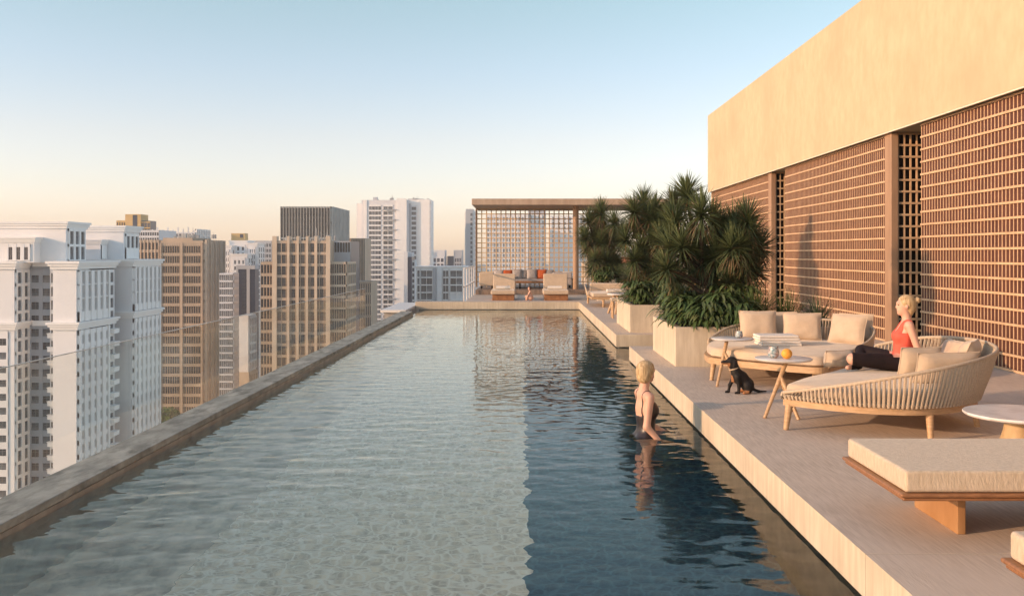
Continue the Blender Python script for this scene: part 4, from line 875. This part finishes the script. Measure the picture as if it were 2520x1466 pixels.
# far daybed right of the pool
t_ = thing('woven_daybed', 'distant teak and rope daybed on the deck before the far planter', 'daybed', (2.6, 29, 0))
a = MB(); a.rbox(2.0, 3.6, 27.8, 30.1, .24, .30, .01, 2); a.build('frame', M_TEAK, t_)
a = MB(); a.rbox(2.03, 3.57, 27.83, 29.9, .30, .42, .04, 3); a.build('seat_cushion', M_CUSH, t_)
a = MB(); a.rbox(2.1, 3.57, 29.92, 30.1, .30, .66, .05, 3); a.build('backrest', M_CUSH, t_)
a = MB()
for k in range(30): y = 28.6 + k * .05; a.tube([(2.0, y, .3), (1.94, y, .34 + .28 * k / 30)], .012, 5)
a.tube([(1.96, 28.55, .34), (1.93, 30.1, .64)], .018, 6); a.build('rope_side', M_ROPE, t_)
for x, y in ((2.05, 30.0), (2.36, 27.85), (3.5, 27.9), (3.5, 30)): a = MB(); a.tube([(x, y, 0), (x, y, .24)], [.025, .04], 8); a.build('leg', M_TEAK, t_)
folded_towel('folded white towels on the distant daybed', 2.5, 3.1, 28.2, 28.6, .44, .08, None)
t_ = thing('side_table', 'distant round side table on chunky teak legs before the middle planter', 'table', (2.6, 25, 0)); a = MB(); a.lathe(2.55, 25.0, [(.33, .5), (.34, .52), (.33, .54)], 32); a.build('tabletop', M_MARB, t_)
for x, y in ((2.25, 25.1), (2.4, 24.6), (2.8, 24.8), (2.7, 25.4)): a = MB(); a.tube([(x, y, 0), (2.55 + (x - 2.55) * .4, 25 + (y - 25) * .4, .5)], [.03, .045], 8); a.build('leg', M_TEAK, t_)
t_ = thing('stool', 'small teak stool with cream seat standing next to the middle planter', 'stool', (2.33, 23.3, 0)); a = MB(); a.rbox(2.15, 2.5, 23.1, 23.5, .42, .5, .03, 3); a.build('seat', M_CUSH, t_)
for x, y in ((2.2, 23.15), (2.45, 23.15), (2.2, 23.45), (2.45, 23.45)): a = MB(); a.tube([(x, y, 0), (x, y, .42)], [.02, .03], 8); a.build('leg', M_TEAK, t_)

# ================================================================== FIGURES (implicit surfaces, one continuous body each)
def surface_nets(f, lo, hi, h):
    lo = np.array(lo); n = np.ceil((np.array(hi) - lo) / h).astype(int) + 1
    ax = [lo[i] + h * np.arange(n[i]) for i in range(3)]
    X, Y, Z = np.meshgrid(*ax, indexing='ij'); V = f(X.astype(np.float32), Y.astype(np.float32), Z.astype(np.float32))
    S = V < 0; cs = np.zeros(tuple(n - 1), int)
    for dx in (0, 1):
        for dy in (0, 1):
            for dz in (0, 1): cs += S[dx:n[0] - 1 + dx, dy:n[1] - 1 + dy, dz:n[2] - 1 + dz]
    act = (cs > 0) & (cs < 8); idx = -np.ones(act.shape, int); I = np.argwhere(act); idx[act] = np.arange(len(I))
    acc = np.zeros((len(I), 3)); cnt = np.zeros(len(I))
    cor = [(a_, b_, c_) for a_ in (0, 1) for b_ in (0, 1) for c_ in (0, 1)]
    for a_ in cor:
        for k in range(3):
            if a_[k] == 0:
                b_ = list(a_); b_[k] = 1; va = V[I[:, 0] + a_[0], I[:, 1] + a_[1], I[:, 2] + a_[2]]; vb = V[I[:, 0] + b_[0], I[:, 1] + b_[1], I[:, 2] + b_[2]]
                m_ = (va < 0) != (vb < 0); t_ = np.where(m_, va / (va - vb + 1e-12), 0); p = np.tile(np.array(a_, float), (len(I), 1)); p[:, k] = t_
                acc += p * m_[:, None]; cnt += m_
    P_ = lo + h * (I + acc / cnt[:, None]); fs = []
    for k in range(3):
        a_, b_ = [(1, 2), (2, 0), (0, 1)][k]
        sl0 = [slice(1, n[i] - 1) for i in range(3)]; sl0[k] = slice(0, n[k] - 1); sl1 = list(sl0); sl1[k] = slice(1, n[k])
        s0, s1 = S[tuple(sl0)], S[tuple(sl1)]; E = np.argwhere(s0 != s1); off = np.array([1, 1, 1]); off[k] = 0; G = E + off
        fl = s0[tuple(E.T)]
        def q(da, db): g_ = G.copy(); g_[:, a_] -= da; g_[:, b_] -= db; return idx[tuple(g_.T)]
        Q = np.stack([q(0, 0), q(1, 0), q(1, 1), q(0, 1)], 1); Q[~fl] = Q[~fl][:, ::-1]; fs.append(Q)
    Q = np.concatenate(fs); Q = Q[(Q >= 0).all(1)]
    return P_, Q
def cone(a_, b_, ra, rb):
    a_, b_ = np.array(a_, float), np.array(b_, float); ab = b_ - a_; L2 = float(ab @ ab) + 1e-9
    def f(X, Y, Z):
        t_ = np.clip(((X - a_[0]) * ab[0] + (Y - a_[1]) * ab[1] + (Z - a_[2]) * ab[2]) / L2, 0, 1)
        return np.sqrt((X - a_[0] - t_ * ab[0]) ** 2 + (Y - a_[1] - t_ * ab[1]) ** 2 + (Z - a_[2] - t_ * ab[2]) ** 2) - (ra + (rb - ra) * t_)
    return f
def ell(c_, r_, q=None):
    r0 = min(r_)
    Mi = np.array(q.to_matrix().transposed()) if q is not None else np.eye(3)
    def f(X, Y, Z):
        x, y, z = X - c_[0], Y - c_[1], Z - c_[2]
        u = Mi[0][0] * x + Mi[0][1] * y + Mi[0][2] * z; v = Mi[1][0] * x + Mi[1][1] * y + Mi[1][2] * z; w_ = Mi[2][0] * x + Mi[2][1] * y + Mi[2][2] * z
        k0 = np.sqrt((u / r_[0]) ** 2 + (v / r_[1]) ** 2 + (w_ / r_[2]) ** 2); k1 = np.sqrt((u / r_[0] ** 2) ** 2 + (v / r_[1] ** 2) ** 2 + (w_ / r_[2] ** 2) ** 2) + 1e-6
        return k0 * (k0 - 1) / k1
    return f
def union(prims, k=.03):
    def f(X, Y, Z):
        d_ = None
        for p in prims:
            kk = k
            if isinstance(p, tuple): p, kk = p
            e = p(X, Y, Z)
            if d_ is None: d_ = e; continue
            h = np.clip(.5 + .5 * (d_ - e) / kk, 0, 1); d_ = e * h + d_ * (1 - h) - kk * h * (1 - h)
        return d_
    return f
def sdf_obj(name, f, lo, hi, h, m, parent, Mx=None, smooth_it=1):
    P_, Q = surface_nets(f, lo, hi, h)
    me = bpy.data.meshes.new(name); me.from_pydata(P_.tolist(), [], Q.tolist()); me.materials.append(m)
    bm = bmesh.new(); bm.from_mesh(me)
    for _ in range(smooth_it): bmesh.ops.smooth_vert(bm, verts=bm.verts, factor=.5, use_axis_x=True, use_axis_y=True, use_axis_z=True)
    if Mx is not None: bm.transform(Mx)
    bmesh.ops.recalc_face_normals(bm, faces=bm.faces); bm.to_mesh(me); bm.free()
    me.polygons.foreach_set('use_smooth', [True] * len(me.polygons)); me.update()
    o = bpy.data.objects.new(name, me); C.objects.link(o); o.parent = parent; return o
def head_prims(c_, fwd, up=(0, 0, 1), s=1.0):
    f = Vector(fwd).normalized(); u = Vector(up); u = (u - f * u.dot(f)).normalized(); r_ = f.cross(u); c_ = Vector(c_)
    T_ = lambda a_, b_, d_: c_ + (f * a_ + r_ * b_ + u * d_) * s
    Q = Matrix((f, r_, u)).transposed().to_quaternion()
    pr = [ell(T_(-.012, 0, .022), (.092 * s, .073 * s, .088 * s), Q), (ell(T_(.028, 0, -.035), (.058 * s, .052 * s, .068 * s), Q), .03 * s), (cone(T_(.062, 0, -.088), T_(.055, 0, -.08), .022 * s, .022 * s), .03 * s),
          (cone(T_(.080, 0, .015), T_(.094, 0, -.018), .009 * s, .0125 * s), .014 * s), (cone(T_(.078, -.02, -.052), T_(.078, .02, -.052), .011 * s, .011 * s), .012 * s),
          (cone(T_(.076, -.035, .03), T_(.076, .035, .03), .013 * s, .013 * s), .02 * s)]
    for sg in (-1, 1): pr.append((ell(T_(-.008, sg * .075, -.01), (.018 * s, .009 * s, .03 * s), Q), .006))
    return pr, T_, Q
def eye_objs(T_, parent, s=1.0, base=Vector()):
    for sg in (-1, 1):
        bm = bmesh.new(); bmesh.ops.create_uvsphere(bm, u_segments=10, v_segments=8, radius=.011 * s); a = MB(); a.bm(bm, 0, Matrix.Translation(T_(.074, sg * .031, .008)))
        a.build('eye', mat('eye', (.05, .035, .03), rough=.15), parent, local=True)
def hand_prims(wrist, dr, nrm, s=1.0, curl=.4):
    """palm, four fingers and a thumb; dr points to the fingertips, nrm out of the palm"""
    w_ = Vector(wrist); d_ = Vector(dr).normalized(); n_ = Vector(nrm); n_ = (n_ - d_ * n_.dot(d_)).normalized(); sd = d_.cross(n_); pr = []
    pr.append(cone(w_, w_ + d_ * .03 * s, .022 * s, .024 * s))
    for k, (o_, L_) in enumerate(((-.027, .066), (-.009, .076), (.009, .072), (.026, .056))):
        a_ = w_ + d_ * .02 * s + sd * o_ * .7 * s; b_ = w_ + d_ * .078 * s + sd * o_ * s; c1 = b_ + (d_ + n_ * curl).normalized() * L_ * .5 * s + sd * o_ * .15 * s; c2 = c1 + (d_ + n_ * curl * 2.2).normalized() * L_ * .5 * s
        pr += [(cone(a_, b_, .013 * s, .011 * s), .01), (cone(b_, c1, .0095 * s, .0085 * s), .004), (cone(c1, c2, .0085 * s, .007 * s), .003)]
    a_ = w_ + d_ * .02 * s - sd * .02 * s; b_ = a_ + (d_ * .6 - sd + n_ * .4).normalized() * .045 * s; pr += [(cone(a_, b_, .014 * s, .011 * s), .01), (cone(b_, b_ + (d_ - sd * .3 + n_ * .3).normalized() * .035 * s, .01 * s, .008 * s), .004)]
    return pr
def clip_cloth(body, th, region):
    return lambda X, Y, Z: np.maximum(body(X, Y, Z) - th, region(X, Y, Z))

# --- woman standing in the pool, facing +X locally
pw_loc = Vector((1.25, 9.6, FZ + .03)); t_ = thing('person', 'woman with short blond bob and dark swimsuit standing waist deep in the pool', 'person', pw_loc)
RZ = Matrix.Rotation(R(10), 4, 'Z')
hp, T_, Q = head_prims((.01, 0, 1.655), (.92, .42, -.02), s=.94)
torso = [ell((-.005, 0, .95), (.105, .165, .13)), (ell((.0, 0, 1.10), (.082, .122, .15)), .06), (ell((-.005, 0, 1.28), (.098, .145, .16)), .06), (cone((-.02, -.15, 1.425), (-.02, .15, 1.425), .05, .05), .06),
         (ell((.06, -.066, 1.27), (.05, .058, .058)), .045), (ell((.06, .066, 1.27), (.05, .058, .058)), .045), (ell((-.06, -.075, .92), (.095, .085, .10)), .05), (ell((-.06, .075, .92), (.095, .085, .10)), .05)]
neck = [(cone((-.03, 0, 1.44), (-.005, 0, 1.58), .056, .047), .035)]
arms = [(cone((-.015, -.178, 1.415), (-.055, -.205, 1.13), .046, .036), .03), (cone((-.055, -.205, 1.13), (.10, -.235, .955), .036, .024), .02),
        (cone((-.015, .178, 1.415), (.03, .215, 1.14), .046, .036), .03), (cone((.03, .215, 1.14), (.25, .235, 1.0), .036, .024), .02)]
hands = hand_prims((.10, -.235, .955), (.75, -.1, -.6), (.2, .9, 0), 1.0, .3) + hand_prims((.25, .235, 1.0), (.95, .1, -.35), (0, 0, -1), 1.0, .25)
legs = []
for sg, fx in ((-1, .0), (1, .06)):
    legs += [(cone((0, sg * .085, .90), (fx, sg * .085, .49), .098, .058), .05), (cone((fx, sg * .085, .49), (-.02 + fx, sg * .085, .09), .053, .034), .03), (ell((fx - .03, sg * .085, .35), (.045, .046, .12)), .04),
             (cone((-.045 + fx, sg * .085, .04), (.13 + fx, sg * .09, .025), .034, .026), .03)]
body = union(torso + neck + hp + arms + hands + legs)
sdf_obj('body', body, (-.24, -.34, -.02), (.50, .34, 1.80), .0085, M_SKIN, t_, RZ)
core = union(torso + legs[:1] + legs[4:5])
def suit_region(X, Y, Z):
    low = .86 + 1.1 * np.maximum(0, np.abs(Y) - .05) * .9; topf = np.where(X > .02, 1.36 - .25 * np.maximum(0, .06 - np.abs(Y)), 1.22 + .5 * np.maximum(0, X + .06))
    strap = (np.abs(np.abs(Y) - .105) < .011)
    tt = np.where(strap, 1.5, topf)
    return np.maximum(low - Z, Z - tt)
sdf_obj('swimsuit', clip_cloth(core, .006, suit_region), (-.2, -.22, .78), (.2, .22, 1.52), .008, M_SUIT, t_, RZ)
cx_ = T_(-.01, 0, .03)
hair = union([ell(T_(-.022, 0, .035), (.103, .088, .092), Q), (ell(T_(-.045, 0, -.035), (.072, .082, .085), Q), .03)], .03)
def hreg(X, Y, Z): f_ = (X - cx_.x) * .909 + (Y - cx_.y) * .415; z_ = Z - cx_.z; return np.maximum(f_ - .045 - .5 * np.maximum(0, z_) + .9 * np.maximum(0, -z_) * 0, -(z_ + .135 + 0 * X)) 
face = union([ell(T_(.075, 0, -.045), (.075, .062, .09), Q)], .02)
sdf_obj('hair', lambda X, Y, Z: np.maximum(np.maximum(hair(X, Y, Z), hreg(X, Y, Z)), -face(X, Y, Z)), (-.2, -.15, 1.45), (.2, .15, 1.82), .006, M_HAIR, t_, RZ, 2)
a = MB()
for k in range(24):
    q0, q1 = k * math.tau / 24, (k + 1) * math.tau / 24
wr = RZ @ Vector((.085, -.232, .97)); dv = (RZ.to_3x3() @ Vector((.155, -.03, -.175))).normalized()
a.tube([wr - dv * .008, wr + dv * .008], .028, 16); a.build('watch', mat('steel watch', (.3, .3, .32), rough=.25, metallic=.8), t_, local=True)
eo = MB()
for sg in (-1, 1):
    bm = bmesh.new(); bmesh.ops.create_uvsphere(bm, u_segments=10, v_segments=8, radius=.010); eo = MB(); eo.bm(bm, 0, RZ @ Matrix.Translation(T_(.075, sg * .031, .01))); eo.build('eye', mat('eye', (.05, .035, .03), rough=.15), t_, local=True)

# --- woman seated cross-legged on the near daybed, facing -X
sw = Vector((3.765, 9.32, .43)); t_ = thing('person', 'woman in coral tank top and black leggings sitting cross-legged on the near daybed', 'person', sw)
Ms = Matrix.Rotation(R(-14), 4, 'Z') @ Matrix.Scale(.88, 4)
hp, T_, Q = head_prims((.035, 0, .745), (-1, -.05, -.03), (0, 0, 1))
torso = [ell((.0, 0, .10), (.125, .175, .115)), (ell((.01, 0, .24), (.088, .122, .13)), .06), (ell((.025, 0, .39), (.095, .138, .15)), .06), (cone((.055, -.14, .53), (.055, .14, .53), .047, .047), .06),
         (ell((-.04, -.066, .395), (.05, .056, .056)), .04), (ell((-.04, .066, .395), (.05, .056, .056)), .04), (ell((.07, -.07, .08), (.09, .09, .085)), .05), (ell((.07, .07, .08), (.09, .09, .085)), .05)]
neck = [(cone((.06, 0, .54), (.04, 0, .67), .055, .046), .035)]
arms = [(cone((.06, -.17, .525), (.14, -.20, .27), .044, .036), .03), (cone((.14, -.20, .27), (.25, -.21, .06), .035, .024), .02), (cone((.06, .17, .525), (.17, .21, .28), .044, .036), .03), (cone((.17, .21, .28), (.27, .23, .06), .035, .024), .02)]
hands = hand_prims((.25, -.21, .055), (1, 0, -.3), (0, 0, -1), 1, .1) + hand_prims((.27, .23, .055), (1, 0, -.3), (0, 0, -1), 1, .1)
legs = [(cone((-.02, -.10, .10), (-.55, -.25, .15), .10, .066), .04), (cone((-.55, -.25, .15), (-.22, -.02, .07), .058, .040), .02), (cone((-.02, .10, .10), (-.40, .32, .19), .10, .066), .04), (cone((-.40, .32, .19), (-.47, -.06, .06), .058, .040), .02),
        (cone((-.22, -.02, .07), (-.10, .13, .04), .034, .026), .02), (cone((-.47, -.06, .06), (-.60, -.20, .045), .036, .027), .02)]
body = union(torso + neck + hp + arms + hands + legs)
sdf_obj('body', body, (-.66, -.42, -.04), (.42, .46, .95), .0085, M_SKIN, t_, Ms)
tc_ = union(torso + [arms[0], arms[2]], .04)
tt_ = union(torso, .05)
def top_region(X, Y, Z):
    neckh = .50 + 0 * X; aY = np.abs(Y); tops = np.where(aY < .055, np.where(X > .07, .50, .45), np.where(aY < .115, .60, .44)); return np.maximum(.085 - Z, Z - tops)
sdf_obj('tank_top', clip_cloth(tt_, .011, top_region), (-.22, -.24, .05), (.25, .24, .66), .008, M_RED, t_, Ms)
lg = union([torso[0], torso[6], torso[7]] + legs, .04)
sdf_obj('leggings', clip_cloth(lg, .006, lambda X, Y, Z: np.maximum(Z - np.where(X > -.12, .175, .4), np.where(X < -.52, -.56 - X, -1))), (-.66, -.42, -.05), (.22, .46, .42), .009, M_BLK, t_, Ms)
hair = union([ell(T_(-.02, 0, .035), (.10, .083, .088), Q), (ell(T_(-.055, 0, -.02), (.055, .065, .07), Q), .03), (ell(T_(-.135, 0, .055), (.036, .038, .036), Q), .012), (cone(T_(-.06, 0, -.03), T_(-.05, 0, -.10), .045, .03), .03)], .03)
face = union([ell(T_(.085, 0, -.03), (.085, .080, .105), Q)], .02)
sdf_obj('hair', lambda X, Y, Z: np.maximum(hair(X, Y, Z), -face(X, Y, Z)), (-.12, -.16, .55), (.32, .16, .95), .006, M_HAIR, t_, Ms, 2)
for sg in (-1, 1):
    bm = bmesh.new(); bmesh.ops.create_uvsphere(bm, u_segments=10, v_segments=8, radius=.010); eo = MB(); eo.bm(bm, 0, Ms @ Matrix.Translation(T_(.075, sg * .031, .01))); eo.build('eye', mat('eye', (.05, .035, .03), rough=.15), t_, local=True)

# --- small figure sitting on the far deck
t_ = thing('person', 'small child with dark tied hair crouching on the far deck between the two loungers', 'person', (.2, 31.9, 0))
hp, T_, Q = head_prims((-.02, 0, .41), (-.8, -.5, 0), (0, 0, 1), .62)
body = union([ell((0.02, 0, .10), (.10, .11, .09)), (ell((0, 0, .2), (.075, .09, .12)), .05), (cone((0, -.08, .30), (0, .08, .30), .03, .03), .04), (cone((0, 0, .3), (-.01, 0, .37), .028, .026), .02),
    (cone((0, -.09, .30), (-.09, -.12, .15), .026, .02), .02), (cone((-.09, -.12, .15), (-.12, -.09, .03), .02, .016), .02), (cone((0, .09, .30), (-.07, .12, .16), .026, .02), .02), (cone((-.07, .12, .16), (-.14, .1, .04), .02, .016), .02),
    (cone((.02, -.06, .08), (-.12, -.08, .15), .05, .035), .03), (cone((-.12, -.08, .15), (-.10, -.07, .03), .034, .025), .02), (cone((.02, .06, .08), (-.13, .07, .14), .05, .035), .03), (cone((-.13, .07, .14), (-.12, .07, .03), .034, .025), .02)] + hp)
sdf_obj('body', body, (-.25, -.22, -.02), (.22, .22, .52), .011, M_SKIN, t_)
hair = union([ell(T_(-.02, 0, .03), (.066, .056, .062), Q), (ell(T_(-.12, 0, .03), (.03, .03, .03), Q), .02)], .02); face = union([ell(T_(.085, 0, -.02), (.06, .05, .07), Q)])
sdf_obj('hair', lambda X, Y, Z: np.maximum(hair(X, Y, Z), -face(X, Y, Z)), (-.2, -.2, .3), (.2, .2, .55), .008, M_BROWN, t_)

# --- puppy
dg = Vector((2.44, 10.72, 0)); t_ = thing('dog', 'small black and tan puppy sitting on the deck by the side table, looking left', 'dog', dg)
pr = [ell((-.055, 0, .375), (.052, .045, .048)), (cone((-.09, 0, .365), (-.165, 0, .355), .032, .018), .02), (cone((-.165, 0, .362), (-.178, 0, .362), .015, .011), .01), (cone((-.08, 0, .37), (-.075, 0, .33), .035, .03), .02),
      (cone((-.04, 0, .35), (-.02, 0, .26), .042, .052), .03), (ell((.0, 0, .20), (.062, .060, .085)), .04), (ell((.06, 0, .17), (.075, .062, .085)), .04), (ell((.125, 0, .095), (.075, .068, .085)), .04),
      (cone((-.005, -.045, .19), (.01, -.048, .09), .032, .02), .02), (cone((.01, -.048, .09), (.005, -.048, .02), .019, .017), .015), (cone((.005, -.05, .014), (-.03, -.05, .012), .016, .014), .01),
      (cone((-.015, .045, .19), (-.07, .045, .09), .030, .02), .02), (cone((-.07, .045, .09), (-.085, .045, .02), .018, .016), .015), (cone((-.085, .045, .014), (-.115, .045, .012), .016, .014), .01),
      (ell((.125, -.055, .075), (.055, .030, .062)), .03), (ell((.125, .055, .075), (.055, .030, .062)), .03), (cone((.12, -.072, .025), (.06, -.078, .016), .02, .016), .02), (cone((.12, .072, .025), (.06, .078, .016), .02, .016), .02),
      (cone((.18, 0, .05), (.25, -.01, .022), .020, .015), .02), (cone((.25, -.01, .022), (.335, -.02, .024), .015, .009), .015),
      (ell((-.035, -.046, .345), (.024, .012, .048)), .006), (ell((-.035, .046, .345), (.024, .012, .048)), .006)]
db = union(pr, .03); DR = Matrix.Rotation(R(4), 4, 'Z')
do = sdf_obj('body', db, (-.22, -.13, -.01), (.37, .13, .46), .0052, M_FUR, t_, DR, 2)
sdf_obj('chest_patch', clip_cloth(db, .002, lambda X, Y, Z: np.sqrt(((X + .055) / .9) ** 2 + ((Y) / .8) ** 2 + ((Z - .165) / 1.4) ** 2) - .04), (-.12, -.1, .08), (.02, .1, .26), .005, M_TAN, t_, DR)
sdf_obj('muzzle_patch', clip_cloth(db, .0015, lambda X, Y, Z: np.maximum(np.maximum(Z - .352, X + .085), -.19 - X + 0 * Z)), (-.2, -.05, .31), (-.07, .05, .37), .004, M_TAN, t_, DR)
sdf_obj('paw_patch', clip_cloth(db, .0015, lambda X, Y, Z: np.maximum(np.maximum(Z - .045, .03 - X), X - .12)), (.02, -.12, -.01), (.13, .12, .06), .005, M_TAN, t_, DR)
a = MB(); ring = [Vector((-.036 + .052 * math.cos(q) * 1.0, .052 * math.sin(q), .285 + .016 * math.cos(q))) for q in [k * math.tau / 24 for k in range(25)]]
a.tube(ring, .0075, 6, 0, False); a.build('collar', mat('pale collar', (.55, .42, .28), rough=.6), t_, local=True)
for sg in (-1, 1):
    bm = bmesh.new(); bmesh.ops.create_uvsphere(bm, u_segments=10, v_segments=8, radius=.0075); eo = MB(); eo.bm(bm, 0, Matrix.Translation((-.098, sg * .026, .382))); eo.build('eye', mat('dog eye', (.02, .01, .006), rough=.08), t_, local=True)

# ================================================================== the air
hz = MB(); hz.box(-900, 900, -40, 1500, -101, 60); ho = hz.build('haze', [], None); ho['kind'] = 'stuff'
m = bpy.data.materials.new('haze'); m.use_nodes = True; m.node_tree.nodes.clear(); N = m.node_tree.nodes
out = N.new('ShaderNodeOutputMaterial'); pv_ = N.new('ShaderNodeVolumePrincipled'); pv_.inputs['Density'].default_value = .00038; pv_.inputs['Color'].default_value = (.96, .95, .95, 1)
pv_.inputs['Anisotropy'].default_value = .1
m.node_tree.links.new(pv_.outputs[0], out.inputs['Volume']); ho.data.materials.append(m)
